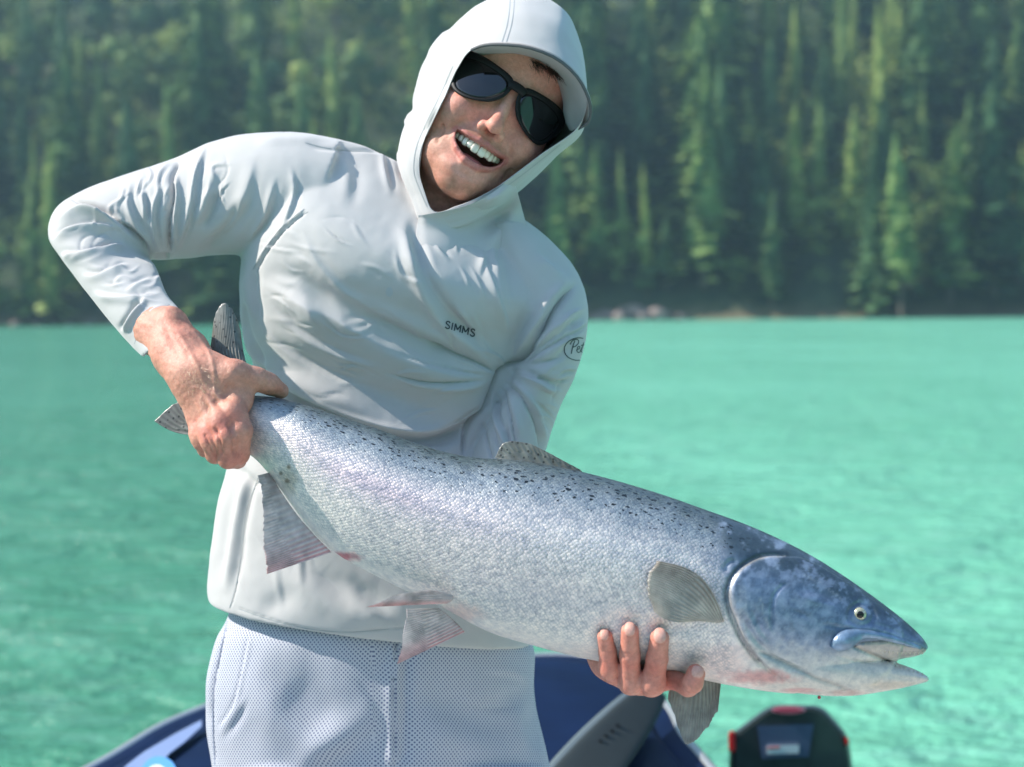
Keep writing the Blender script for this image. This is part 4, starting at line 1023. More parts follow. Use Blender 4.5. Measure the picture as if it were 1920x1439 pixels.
# soft rolling of the cloth, then the folds one by one
P = PXof(V)
big = [
 # drapes over the chest and belly
 ('rfold', [(470, 525), (560, 562), (640, 600), (740, 658), (840, 700), (935, 718)], 26, .013, .3),
 ('crease', [(640, 560), (707, 600), (790, 640), (873, 676), (935, 700)], 12, .007, .4),
 ('sharp', [(800, 640), (847, 664), (890, 680), (938, 703)], 7, .009, .2),
 ('ridge', [(640, 535), (707, 575), (790, 615), (880, 660)], 14, .004, .4),
 ('fold', [(765, 400), (768, 440), (783, 497), (807, 553), (840, 600), (893, 645), (940, 690)], 17, .007, .25),
 ('ridge', [(845, 560), (893, 628), (935, 682)], 8, .0045, .3),
 ('fold', [(930, 430), (942, 500), (950, 570), (960, 640)], 20, .003, .4),
 ('crease', [(860, 470), (880, 520), (920, 600), (945, 670)], 22, .0025, .4),
 ('fold', [(470, 640), (560, 700), (660, 740), (760, 780), (860, 800)], 34, .010, .3),
 # cloth hitched up over the fish
 ('crease', [(470, 640), (492, 700), (548, 745), (620, 782), (700, 815), (790, 828), (860, 812), (905, 760)], 16, .017, .15),
 ('ridge', [(462, 600), (482, 670), (540, 727), (625, 768), (720, 797), (810, 806), (880, 778)], 11, .006, .2),
 # armpit of the near sleeve and the knot of folds there
 ('sharp', [(1010, 640), (968, 676), (948, 692), (938, 704), (930, 727), (913, 763), (889, 790), (874, 817), (868, 860)], 7, .013, .12),
 ('crease', [(962, 680), (945, 700), (930, 730), (905, 775)], 22, .007, .3),
 ('sharp', [(1087, 527), (1040, 580), (1007, 633), (952, 690)], 8, .009, .2),
 ('fold', [(1080, 520), (1032, 575), (998, 630), (955, 680)], 16, .005, .3),
 ('fold', [(1104, 580), (1040, 622), (993, 657), (960, 684)], 12, .005, .25),
 ('crease', [(958, 685), (1007, 682), (1045, 671), (1080, 640)], 9, .005, .3),
 ('fold', [(965, 692), (990, 703), (1027, 722), (1060, 735)], 10, .005, .3),
 ('sharp', [(943, 715), (973, 742), (1000, 782), (1012, 822), (1014, 860)], 6, .007, .2),
 ('fold', [(933, 725), (930, 773), (945, 815), (958, 850)], 9, .005, .25),
 ('sharp', [(905, 790), (912, 830), (925, 870)], 5, .005, .25),
 ('ridge', [(950, 720), (965, 770), (975, 830)], 10, .004, .3),
 ('sharp', [(700, 690), (780, 712), (860, 716), (930, 712)], 6, .006, .35), ('ridge', [(720, 700), (800, 724), (880, 726), (930, 716)], 9, .004, .35),
 ('sharp', [(700, 640), (780, 672), (860, 696), (936, 706)], 5, .005, .35), ('ridge', [(820, 655), (870, 678), (930, 698)], 6, .004, .3),
 ('ridge', [(1060, 545), (1015, 600), (985, 645), (955, 683)], 6, .004, .25), ('sharp', [(1100, 610), (1050, 640), (1005, 664), (960, 688)], 4, .005, .25),
 ('ridge', [(1080, 600), (1030, 633), (985, 664), (958, 684)], 6, .0035, .25), ('sharp', [(955, 697), (1000, 708), (1050, 716), (1080, 705)], 4, .004, .3),
 ('ridge', [(950, 706), (985, 738), (1010, 778), (1024, 830)], 6, .004, .25), ('sharp', [(938, 720), (952, 760), (962, 800), (968, 850)], 4, .005, .25),
 ('sharp', [(930, 735), (925, 780), (932, 830), (940, 860)], 4, .004, .25), ('ridge', [(936, 728), (940, 775), (950, 820)], 5, .003, .25),
 ('rfold', [(912, 440), (905, 480), (925, 540), (948, 600), (955, 660)], 8, .003, .4), ('fold', [(1000, 470), (1040, 500), (1070, 530)], 16, .003, .4),
 ('sharp', [(1030, 760), (1045, 730), (1070, 700)], 4, .003, .3),
 # fine drag lines over chest and belly
 ('rfold', [(560, 420), (600, 500), (680, 570), (760, 610)], 14, .003, .4), ('fold', [(500, 560), (560, 620), (640, 665), (740, 690)], 12, .003, .4),
 ('rfold', [(480, 600), (530, 660), (610, 710), (700, 740)], 12, .004, .4), ('fold', [(640, 270), (660, 330), (650, 400)], 18, .0025, .45), ('fold', [(720, 270), (725, 320), (740, 370)], 10, .003, .45),
 ('rfold', [(755, 262), (762, 320), (775, 370), (790, 420)], 7, .004, .3),
 # upper sleeve, far arm
 ('sharp', [(337, 294), (322, 327), (323, 367), (317, 413), (318, 482)], 7, .012, .1),
 ('ridge', [(330, 320), (333, 367), (327, 420), (326, 470)], 5, .006, .2),
 ('rfold', [(388, 262), (368, 333), (360, 383), (347, 430), (326, 480)], 8, .0060, .3),
 ('fold', [(424, 300), (404, 335), (398, 365), (380, 410)], 13, .0022, .5),
 ('fold', [(252, 335), (243, 373), (256, 415), (292, 470)], 9, .0042, .4),
 ('fold', [(306, 340), (291, 395), (293, 440), (308, 482)], 7, .0040, .35),
 ('fold', [(268, 350), (274, 390), (276, 420)], 7, .004, .3),
 ('rfold', [(478, 285), (463, 360), (437, 413), (407, 447), (355, 485)], 15, .0062, .45),
 ('crease', [(455, 372), (430, 420), (398, 455), (368, 476)], 12, .008, .3),
 ('rfold', [(517, 325), (508, 372), (494, 413), (455, 468)], 9, .0042, .4),
 ('rfold', [(544, 305), (553, 355), (543, 400), (520, 445)], 7, .0042, .45),
 ('fold', [(400, 350), (390, 390), (370, 430)], 14, .005, .3),
 ('crease', [(570, 262), (600, 278), (690, 283), (740, 285)], 5, .002, .2),
 ('ridge', [(470, 268), (540, 262), (620, 262)], 12, .003, .3),
 # raglan seam
 ('sharp', [(577, 396), (553, 415), (527, 440), (500, 475), (480, 510)], 3, .0035, .1),
 ('ridge', [(572, 392), (548, 411), (522, 436), (495, 471), (475, 506)], 3, .0014, .1),
 # armpit
 ('fold', [(480, 480), (472, 520), (474, 560), (486, 620)], 14, .004, .4),
 ('rfold', [(500, 520), (560, 540), (600, 600), (600, 660)], 22, .006, .4),
 ('fold', [(452, 560), (456, 610), (472, 650), (500, 700)], 9, .006, .2),
 # elbow and forearm
 ('sharp', [(123, 368), (177, 385), (227, 417), (262, 448), (284, 480)], 6, .014, .15),
 ('rfold', [(130, 376), (185, 400), (232, 432), (270, 470)], 9, .005, .3),
 ('fold', [(100, 392), (150, 390), (210, 408)], 8, .005, .3),
 ('rfold', [(96, 420), (143, 398), (200, 402), (250, 430)], 9, .007, .25),
 ('rfold', [(95, 453), (133, 431), (180, 424), (225, 432)], 9, .007, .25),
 ('rfold', [(110, 478), (150, 478), (190, 472), (235, 458)], 10, .008, .2),
 ('rfold', [(148, 516), (180, 518), (205, 510), (245, 495)], 9, .0045, .35),
 ('rfold', [(170, 545), (200, 556), (247, 560), (305, 550)], 9, .0055, .3),
 ('fold', [(225, 625), (240, 600), (253, 582), (275, 560)], 8, .006, .25),
 ('fold', [(230, 548), (262, 528), (290, 520)], 7, .002, .4),
 ('crease', [(285, 487), (300, 483), (318, 486)], 8, .010, .2),
 ('sharp', [(252, 643), (262, 615), (285, 590), (322, 570)], 3, .0012, .1),
 # lower shirt
 ('fold', [(470, 880), (452, 960), (440, 1040), (430, 1120)], 14, .005, .25),
 ('sharp', [(484, 895), (462, 960), (452, 1040), (440, 1110), (430, 1146)], 2.5, .0015, .1),
 ('fold', [(430, 880), (425, 950), (410, 1040), (400, 1100)], 18, .004, .3),
 ('crease', [(560, 1090), (520, 1130), (470, 1150)], 24, .004, .4),
 ('fold', [(540, 1040), (600, 1100), (680, 1140), (760, 1150)], 34, .005, .4),
 ('fold', [(640, 1080), (680, 1120), (740, 1170)], 22, .003, .4),
 ('sharp', [(436, 1137), (500, 1160), (570, 1178), (650, 1186), (740, 1178), (860, 1170)], 3, .0016, .05),
 ('crease', [(440, 870), (470, 900), (500, 920)], 10, .004, .3),
]
r_w = np.random.default_rng(77)
def stroke(p, ang, L_, w, h, bend=.15):
    d_ = np.array([math.cos(ang), math.sin(ang)]); q_ = np.array([-d_[1], d_[0]]) * L_ * bend * r_w.normal()
    p = np.array(p, float); big.append((['fold', 'rfold', 'sharp', 'ridge'][r_w.integers(4)], [tuple(p - d_ * L_ / 2), tuple(p + q_), tuple(p + d_ * L_ / 2)], w, h, .45))
for k in range(64):         # small drag creases pointing at the elbow knot
    p = np.array([500 + 430 * r_w.random(), 430 + 360 * r_w.random()])
    if p[1] > 560 + (p[0] - 500) * .55 + 150: continue
    v_ = np.array([942, 705]) - p; a_ = math.atan2(v_[1], v_[0]) + r_w.normal() * .22
    near = np.exp(-np.linalg.norm(v_) / 260); stroke(p, a_, 50 + 80 * r_w.random(), 3.5 + 5 * r_w.random(), .0006 + .0016 * near + .0006 * r_w.random())
for k in range(26):         # near sleeve
    t = r_w.random(); p = np.array([1080 - 90 * t + r_w.normal() * 18, 560 + 270 * t]); v_ = np.array([945, 700]) - p
    stroke(p, math.atan2(v_[1], v_[0]) + r_w.normal() * .2, 40 + 50 * r_w.random(), 3 + 3 * r_w.random(), .0010 + .0012 * r_w.random())
for k in range(40):         # raised sleeve: rings round the arm
    t = r_w.random()
    if t < .5: p = (500 - 680 * t + r_w.normal() * 8, 350 + 80 * t + r_w.normal() * 40); a_ = 1.75 + r_w.normal() * .2
    else: p = (120 + 300 * (t - .5) + r_w.normal() * 25 + 40, 420 + 380 * (t - .5)); a_ = -.25 + r_w.normal() * .2
    stroke(p, a_, 35 + 55 * r_w.random(), 3 + 3.5 * r_w.random(), .0009 + .0013 * r_w.random(), .25)
for k in range(16):         # skirt of the shirt
    stroke((420 + 240 * r_w.random(), 940 + 160 * r_w.random()), 1.2 + r_w.normal() * .3, 80 + 80 * r_w.random(), 6 + 6 * r_w.random(), .0005 + .0006 * r_w.random())
big = [(i_[0], i_[1], i_[2] * (.78 if i_[2] <= 16 else .9), i_[3] * .9) + tuple(i_[4:]) for i_ in big]
disp = relief(V, NN, big)
lowf = (fbm(P[:, 0] / 70 + 3, P[:, 1] / 70, 3) - 0.44) * 0.0030 + (fbm(P[:, 0] / 40 + 3, P[:, 1] / 60, 2) - 0.37) * 0.0008
V = V + NN * (disp + lowf)[:, None]
set_co(sm, V)

def mat_cloth(name, col, weave=900.0, wob=0.05, spots=None, sheen=0.25):
    m, nt, b = new_mat(name); L = nt.links
    tc = N(nt, 'ShaderNodeTexCoord')
    n = N(nt, 'ShaderNodeTexNoise', i_Scale=14.0, i_Detail=5.0); L.new(tc.outputs['Object'], n.inputs['Vector'])
    r = ramp(nt, [(0.3, tuple(c * 0.96 for c in col)), (0.7, tuple(min(.9, c * 1.03) for c in col))]); L.new(n.outputs['Fac'], r.inputs[0])
    out = r.outputs[0]
    if spots: out = spots(nt, L, out)
    L.new(out, b.inputs['Base Color'])
    n1 = N(nt, 'ShaderNodeTexNoise', i_Scale=weave, i_Detail=2.0); L.new(tc.outputs['Object'], n1.inputs['Vector'])
    n2 = N(nt, 'ShaderNodeTexNoise', i_Scale=42.0, i_Detail=4.0, i_Roughness=0.55, i_Distortion=0.8); L.new(tc.outputs['Object'], n2.inputs['Vector'])
    b1 = N(nt, 'ShaderNodeBump', i_Strength=0.25, i_Distance=0.0004); L.new(n1.outputs['Fac'], b1.inputs['Height'])
    b2 = N(nt, 'ShaderNodeBump', i_Strength=wob, i_Distance=0.004); L.new(n2.outputs['Fac'], b2.inputs['Height']); L.new(b1.outputs[0], b2.inputs['Normal'])
    L.new(b2.outputs[0], b.inputs['Normal'])
    setin(b, Roughness=0.75, Specular_IOR_Level=0.25, Sheen_Weight=sheen, Sheen_Roughness=0.5)
    return m
M_SHIRT = mat_cloth('shirt_cloth', (0.475, 0.465, 0.460))
shirt = link('shirt', sm, M_SHIRT, person)
SHIRT_BVH = BVHTree.FromPolygons([tuple(v) for v in V], [tuple(p.vertices) for p in sm.polygons])
def project(pts, bvh, off=0.0006, default=1.6):
    out = []
    for x, y in pts:
        dv = Vector(W(x, y, 1.0) - CAM).normalized(); h = bvh.ray_cast(Vector(CAM), dv)
        if h[0] is None: out.append(np.full(3, np.nan)); continue
        out.append(np.array(h[0]) - np.array(dv) * off)
    return np.array(out)
# small grey stain spot on the chest
M_STAIN = simple('stain', (0.30, 0.33, 0.36), 0.8)
# printed lettering
M_INK = simple('printed_ink', (0.045, 0.055, 0.065), 0.6)
def ribbon(name, strokes, w, bvh, mat, parent, default=1.6):
    V = []; F = []
    for s in strokes:
        s = np.array(s, float)
        pl = catmull(s, max(2, (len(s) - 1) * 6 + 1)) if len(s) > 2 else np.linspace(s[0], s[-1], 6)
        t = np.gradient(pl, axis=0); t /= np.linalg.norm(t, axis=1)[:, None] + 1e-9
        nn = np.stack([-t[:, 1], t[:, 0]], 1) * w / 2
        top = project(pl + nn, bvh, default=default); bot = project(pl - nn, bvh, default=default); o = len(V)
        back = CAM
        for q in np.stack([top, bot], 1).reshape(-1, 3): V.append(q)
        F += [(o + 2 * i, o + 2 * i + 1, o + 2 * i + 3, o + 2 * i + 2) for i in range(len(pl) - 1) if not any(np.isnan(V[o + 2 * i + q][0]) for q in range(4))]
    V = [np.zeros(3) if np.isnan(q[0]) else q for q in V]; used = sorted({i for q in F for i in q}); mp_i = {a_: b_ for b_, a_ in enumerate(used)}
    if not F: return None
    me = mesh_np(name, [V[i] for i in used], [tuple(mp_i[i] for i in q) for q in F])
    return link(name, me, mat, parent)
def frame(o, ang, sc, shear=0.0, curve=0.0):
    c, s = math.cos(math.radians(ang)), math.sin(math.radians(ang))
    def f(p):
        x, y = p[0] * sc, p[1] * sc; x += shear * y; y += curve * x * x
        return (o[0] + x * c + y * s, o[1] + x * s - y * c)
    return f
def strokes_of(txt, glyphs, f, adv=1.0, sp=0.25):
    out = []; x = 0
    for ch in txt:
        g, w = glyphs[ch]
        for st in g: out.append([f((x + p[0], p[1])) for p in st])
        x += w + sp
    return out
CAPS = {
 'S': ([[(.62, .82), (.42, .98), (.15, .9), (.1, .68), (.35, .52), (.6, .36), (.58, .1), (.3, 0), (.02, .14)]], .65),
 'I': ([[(.1, 0), (.1, 1)]], .2), 'M': ([[(.05, 0), (.05, 1)], [(.05, 1), (.45, .25)], [(.45, .25), (.85, 1)], [(.85, 1), (.85, 0)]], .9)}
for i, st in enumerate([None]):
    f = frame((834, 615), 17, 13.5, shear=-0.12)
    ribbon('lettering', strokes_of('SIMMS', CAPS, f, sp=.24), 2.6, SHIRT_BVH, M_INK, shirt)
SCR = {
 'P': ([[(.2, -.05), (.25, .5), (.38, 1.05)], [(.0, .75), (.2, 1.08), (.6, 1.12), (.72, .85), (.5, .58), (.28, .5)]], .62),
 'e': ([[(0, .22), (.25, .35), (.28, .5), (.12, .5), (.08, .15), (.25, .02), (.42, .12)]], .40),
 't': ([[(0, .15), (.15, .5), (.22, .85)], [(.14, .45), (.1, .1), (.25, .02), (.38, .15)], [(.0, .6), (.36, .64)]], .36),
 'r': ([[(0, .3), (.12, .52), (.14, .42), (.28, .45), (.25, .1), (.4, .08)]], .4), 'b': ([[(.1, .1), (.2, .6), (.3, 1.0), (.2, .9), (.12, .1), (.35, .05), (.4, .35), (.2, .4)]], .45)}
f = frame((1067, 663), -4, 22, shear=0.18)
ribbon('emblem', strokes_of('Peter', SCR, f, sp=-.04), 2.0, SHIRT_BVH, M_INK, shirt, default=1.66)
ov = [(1058 + 27 + 27 * math.cos(a), 655 - 21 * math.sin(a) - 0.04 * 27 * math.cos(a)) for a in np.linspace(math.radians(50), math.radians(312), 26)]
ribbon('emblem_rim', [[p for p in ov if p[0] < 1094]], 2.0, SHIRT_BVH, M_INK, shirt, default=1.66)
dotp = [(730 + 7 * math.cos(a), 548 + 9 * math.sin(a)) for a in np.linspace(0, 6.28, 17)[:-1]]
pv = project([(730, 548)] + dotp, SHIRT_BVH, .0004)
link('stain', mesh_np('stain', pv, [(0, 1 + i, 1 + (i + 1) % 16) for i in range(16)]), simple('wet_mark', (0.42, 0.45, 0.48), 0.8), shirt)
# seam threads
M_SEAM = simple('seam_thread', (0.33, 0.36, 0.37), 0.8)
ribbon('seam', [[(577, 397), (553, 416), (527, 441), (500, 476), (481, 511)], [(570, 392), (546, 411), (520, 436), (493, 471), (474, 506)]], 1.1, SHIRT_BVH, M_SEAM, shirt)
ribbon('seam', [[(484, 896), (462, 960), (452, 1040), (440, 1110), (430, 1140)]], 1.3, SHIRT_BVH, M_SEAM, shirt)
ribbon('seam', [[(448, 1142), (500, 1160), (570, 1178), (650, 1186), (730, 1180)]], 1.1, SHIRT_BVH, M_SEAM, shirt)

# ---------------- head (own millimetre frame, then placed)
a = math.radians(31); Yh = math.sin(a) * RGT + math.cos(a) * UPV; X0 = math.cos(a) * RGT - math.sin(a) * UPV; Z0 = -FWD
ps = math.radians(13); Zh = math.cos(ps) * Z0 + math.sin(ps) * X0; Xh = math.cos(ps) * X0 - math.sin(ps) * Z0
pt = math.radians(4); Zh, Yh = math.cos(pt) * Zh + math.sin(pt) * Yh, math.cos(pt) * Yh - math.sin(pt) * Zh
ORG = W(962, 173, 1.600)
def HW(p): p = np.asarray(p, float) * 0.001; return ORG + p[..., 0:1] * Xh + p[..., 1:2] * Yh + p[..., 2:3] * Zh
def hshift(y): return 6.8 * smoothstep(-8, -38, y) - 3.8 * smoothstep(-92, -116, y)
def head_sdf(P):
    P = P.copy(); P[..., 1] += hshift(P[..., 1])
    d = ell(P, (0, 25, -88), (74, 92, 92))
    d = smin(d, ell(P, (0, -30, -62), (63, 78, 58)), 25)
    d = smin(d, ell(P, (0, -84, -48), (50, 40, 44)), 22)
    d = smin(d, ell(P, (0, -110, -20), (21, 15, 16)), 18)
    for s in (-1, 1):
        d = smin(d, ell(P, (s * 37, -42, -22), (21, 19, 21)), 12)
        d = smin(d, ell(P, (s * 50, -40, -50), (18, 30, 30)), 14)
        d = smin(d, seg(P, (s * 10, 9, -10), (s * 40, 10, -20), 9, 8), 12)
        d = smax(d, -ell(P, (s * 31, -8, -6), (13, 9, 9)), 10)          # eye hollows
        d = smin(d, ell(P, (s * 31, -8, -20), (12, 11, 12)), 4)
    # nose
    for s in (-1, 1): d = smin(d, ell(P, (s * 38, -34, -17), (14, 11, 14)), 10)     # cheeks pushed up by the grin
    d = smin(d, seg(P, (0, -2, -6), (0, -34, 13), 6, 7.5), 9)
    d = smin(d, ell(P, (0, -39, 16.5), (9.0, 8.0, 8.5)), 6)
    for s in (-1, 1):
        d = smin(d, ell(P, (s * 11.5, -42.5, 5), (5.5, 5.5, 8)), 6)
    # muzzle and lips
    d = smin(d, ell(P, (0, -62, -12), (31, 17, 18)), 10)
    d = smin(d, ell(P, (0, -96, -14), (26, 14, 15)), 10)
    up = [(-32.5, -57.5, -15), (-19, -59, -1.5), (-5, -58, 4.5), (5, -58, 4.5), (19, -59, -1.5), (32.5, -57.5, -15)]
    lo = [(-32.5, -59.5, -15), (-21, -76, -5), (-8, -84.5, 1), (8, -84.5, 1), (21, -76, -5), (32.5, -59.5, -15)]
    ulip = None
    for i in range(5):
        ra_, rb_ = [(1.3, 2.7), (2.7, 3), (3, 3), (3, 2.7), (2.7, 1.3)][i]; q = seg(P, up[i], up[i + 1], ra_, rb_); ulip = q if ulip is None else smin(ulip, q, 2)
    llip = None
    for i in range(5):
        ra_, rb_ = [(1.4, 2.9), (2.9, 3.8), (3.8, 3.8), (3.8, 2.9), (2.9, 1.4)][i]; q = seg(P, lo[i], lo[i + 1], ra_, rb_); llip = q if llip is None else smin(llip, q, 3)
    d = smin(d, ulip, 3.5); d = smin(d, llip, 4.0)
    # smile folds
    for s in (-1, 1):
        c = np.minimum(seg(P, (s * 19, -40, 6), (s * 31, -52, -3), 1.2, 1.6), seg(P, (s * 31, -52, -3), (s * 37, -66, -11), 1.5, .5))
        d = smax(d, -(c - 0.6), 6)
        c = seg(P, (s * 44, -60, -20), (s * 42, -78, -20), .8, .4); d = smax(d, -(c - .2), 6)
    d = smax(d, -(seg(P, (-11, -99, 3), (11, -99, 3), 2.2, 2.2)), 6)     # under the lower lip
    d = smax(d, -seg(P, (0, -52, 10), (0, -57, 8.5), 1.6, 1.2), 4)        # philtrum
    # open mouth
    x, y, z = P[..., 0], P[..., 1], P[..., 2]
    e2 = (np.sqrt((x / 30.0) ** 2 + ((y + 59.5) / 21.0) ** 2) - 1) * 18
    cav = np.maximum(e2, y + 61.8 - 2.6 * (x / 27) ** 2)
    cav = smax(cav, -(z + 42), 6)
    d = smax(d, -cav, 2.2)
    for s in (-1, 1):
        d = smax(d, -ell(P, (s * 6.0, -47.5, 12), (3.0, 2.8, 5)), 2)
    d = smin(d, seg(P, (0, -60, -98), (14, -150, -108), 50, 52), 16)     # neck
    return d
HV, HF = sdf_mesh(head_sdf, (-92, -160, -190), (92, 128, 34), 1.35)
x, y, z = HV.T
y = y + hshift(y)
n = fbm(x / 7 + 20, y / 7 + 20); n2 = fbm(x / 22 + 3, y / 22)
skin = np.array([0.74, 0.365, 0.285])
hc = np.repeat(skin[None], len(HV), 0) * (0.94 + 0.12 * n2)[:, None]
def blob(cx, cy, rx, ry, p=1.0): return np.exp(-(((x - cx) / rx) ** 2 + ((y - cy) / ry) ** 2) * p) * (z > -75)
red = np.clip(blob(0, -38, 12, 12) + 0.7 * (blob(-36, -38, 16, 14) + blob(36, -38, 16, 14)) + 0.3 * blob(0, -108, 18, 12), 0, 1)
hc = mixc(hc, np.array([[0.56, 0.20, 0.145]]), 0.55 * red)
beard = np.clip(smoothstep(-46, -80, y - np.abs(x) * 0.45) * smoothstep(-95, -60, z) * 1.0 + blob(0, -55, 20, 6) * 0.7, 0, 1) * (1 - 0.55 * blob(0, -96, 12, 7))
beard *= smoothstep(18, 34, np.abs(x) + np.maximum(0, -(y + 92)) * 1.2 + blob(0, -55, 22, 8) * 40)
hc = mixc(hc, np.array([[0.25, 0.135, 0.08]]), 0.55 * beard * (0.45 + 1.1 * n))
lipd = np.full(len(HV), 99.0)
up = np.array([(-32, -57.8), (-19, -59.4), (-5, -58.8), (0, -59.6), (5, -58.8), (19, -59.4), (32, -57.8)], float); lo = np.array([(-32, -60), (-21, -76.5), (-8, -84.5), (8, -84.5), (21, -76.5), (32, -60)], float)
for pl, w in ((up, 3.0), (lo, 4.2)):
    dd, _, _ = poly_dist(np.stack([x, y], 1), catmull(pl, 40)); lipd = np.minimum(lipd, dd / w)
hc = mixc(hc, np.array([[0.50, 0.175, 0.155]]), 0.85 * smoothstep(1.3, 0.6, lipd) * (z > -22))
inm = smoothstep(-14, -20, z) * (np.sqrt((x / 27) ** 2 + ((y + 65) / 21) ** 2) < 1.02) * (z > -60)
hc = mixc(hc, np.array([[0.30, 0.07, 0.065]]), inm)
HVW = HW(HV)
HF = HF.astype(int)
HEAD_BVH = BVHTree.FromPolygons([tuple(v) for v in HVW], [tuple(q) for q in HF.tolist()])

# ---------------- hands and forearms
def hand_parts(fn, lo_px, hi_px, h):
    pts = np.array([W(a, b, c) for a in (lo_px[0], hi_px[0]) for b in (lo_px[1], hi_px[1]) for c in (lo_px[2], hi_px[2])])
    return sdf_mesh(fn, pts.min(0), pts.max(0), h)
def chain(P, pts, k=.004):
    """pts: (px,py,d,radius in metres)"""
    d = None
    for p, q in zip(pts[:-1], pts[1:]):
        s = seg(P, W(*p[:3]), W(*q[:3]), p[3], q[3]); d = s if d is None else smin(d, s, k)
    return d
# right hand (left in the picture): grips the wrist of the tail, knuckles to the camera
RH = {
 'arm': [(228, 555, 1.612, .021), (299, 620, 1.543, .0245), (340, 665, 1.505, .0265), (372, 705, 1.480, .026)],
 'idx': [(438, 770, 1.4480, .0125), (452, 808, 1.4400, .0112), (448, 852, 1.450, .0098), (445, 862, 1.475, .0088), (440, 840, 1.515, .008)],
 'mid': [(413, 790, 1.4440, .0125), (424, 822, 1.4330, .0112), (428, 859, 1.443, .0100), (430, 862, 1.475, .009), (425, 838, 1.52, .008)],
 'rng': [(391, 806, 1.4500, .0115), (397, 828, 1.4400, .0105), (404, 851, 1.449, .0094), (408, 852, 1.48, .0085), (402, 832, 1.52, .008)],
 'pky': [(375, 812, 1.4620, .0100), (380, 828, 1.4560, .0092), (386, 841, 1.463, .0082), (390, 842, 1.49, .0075), (385, 825, 1.52, .007)],
 'thb': [(392, 700, 1.468, .017), (440, 702, 1.460, .0140), (482, 711, 1.468, .0108), (504, 720, 1.476, .0100), (526, 733, 1.485, .0082)]}
def rh_sdf(P):
    P = P.astype(np.float32)
    d = chain(P, RH['arm'], .012)
    palm = None
    for a_, b_, ra, rb in (((365, 700, 1.476), (430, 768, 1.457), .0165, .0135), ((360, 700, 1.476), (408, 785, 1.455), .0165, .0125), ((355, 700, 1.48), (388, 797, 1.460), .0165, .0115), ((352, 695, 1.485), (374, 800, 1.468), .0145, .0105), ((400, 700, 1.472), (440, 752, 1.462), .015, .0125)):
        s = seg(P, W(*a_), W(*b_), ra, rb); palm = s if palm is None else smin(palm, s, .010)
    d = smin(d, palm, .016)
    d = smin(d, chain(P, RH['thb'], .006), .014)
    web = seg(P, W(430, 712, 1.463), W(452, 752, 1.461), .010, .0105); d = smin(d, web, .012)
    fg = None
    for k in ('pky', 'rng', 'mid', 'idx'):
        s = chain(P, RH[k], .003); fg = s if fg is None else smin(fg, s, .0008)
    d = smin(d, fg, .0055)
    for k, r in (('idx', .0100), ('mid', .0102), ('rng', .0090), ('pky', .0078)):   # knuckles
        p = RH[k][0]; d = smin(d, ell(P, W(p[0] - 2, p[1] + 4, p[2] - .0055), (r, r, r)), .008)
        p = RH[k][2]; d = smin(d, ell(P, W(p[0], p[1], p[2] - .0012), (r * .93, r * .93, r * .93)), .004)
    for a_, b_ in (((375, 715, 1.4545), (428, 762, 1.4400)), ((370, 718, 1.4545), (408, 778, 1.4375)), ((366, 720, 1.457), (388, 792, 1.4430))):   # tendons
        d = smin(d, seg(P, W(*a_), W(*b_), .0016, .0022), .006)
    d = smin(d, ell(P, W(322, 600, 1.518), (.012, .012, .012)), .02)      # wrist bone
    return d
RV, RF = hand_parts(rh_sdf, (215, 520, 1.41), (560, 900, 1.63), .0014)
# left hand (right in the picture): palm up under the belly, fingers wrapped round to the front
def ff(px_, py_, up_=0.0): return fish_front(px_, py_, 1.42) - up_
LH = {
 'pky': [(1150, 1262, 1.432, .0095), (1142, 1256, ff(1142, 1228) - .002, .0088), (1139, 1222, ff(1139, 1222, .006), .0082), (1134, 1194, ff(1134, 1194, .005), .0072)],
 'rng': [(1185, 1282, 1.430, .0108), (1182, 1282, ff(1185, 1240) - .003, .0102), (1181, 1230, ff(1181, 1225, .0075), .0094), (1181, 1184, ff(1181, 1184, .0065), .0082)],
 'mid': [(1222, 1285, 1.430, .0110), (1224, 1281, ff(1224, 1240) - .004, .0108), (1232, 1235, ff(1232, 1228, .008), .0100), (1237, 1196, ff(1237, 1196, .007), .0088)],
 'idx': [(1235, 1278, 1.425, .0105), (1262, 1274, 1.400, .0092), (1290, 1287, 1.385, .0095), (1299, 1281, 1.368, .0092), (1305, 1263, 1.366, .0088)]}
def lh_sdf(P):
    P = P.astype(np.float32)
    d = None
    for a_, b_, ra, rb in (((1120, 1165, 1.54), (1150, 1230, 1.50), .026, .024), ((1150, 1230, 1.50), (1200, 1268, 1.455), .024, .018), ((1150, 1240, 1.49), (1152, 1262, 1.435), .017, .011), ((1170, 1250, 1.485), (1185, 1276, 1.434), .018, .012), ((1190, 1250, 1.485), (1218, 1280, 1.434), .018, .012), ((1195, 1245, 1.485), (1236, 1272, 1.436), .017, .012)):
        s = seg(P, W(*a_), W(*b_), ra, rb); d = s if d is None else smin(d, s, .010)
    d = smin(d, chain(P, [(1190, 1240, 1.49, .015), (1230, 1235, 1.50, .0125), (1262, 1215, 1.495, .011), (1280, 1190, 1.485, .009)], .005), .012)
    fg = None
    for k in ('pky', 'rng', 'mid', 'idx'):
        s = chain(P, LH[k], .003); fg = s if fg is None else smin(fg, s, .0012)
    d = smin(d, fg, .0055)
    for k, r in (('pky', .0092), ('rng', .0108), ('mid', .0113)):
        p = LH[k][1]; d = smin(d, ell(P, W(p[0], p[1] - 6, p[2] - .001), (r, r, r)), .005)
    return d
LV, LF = hand_parts(lh_sdf, (1060, 1130, 1.35), (1345, 1345, 1.58), .0013)

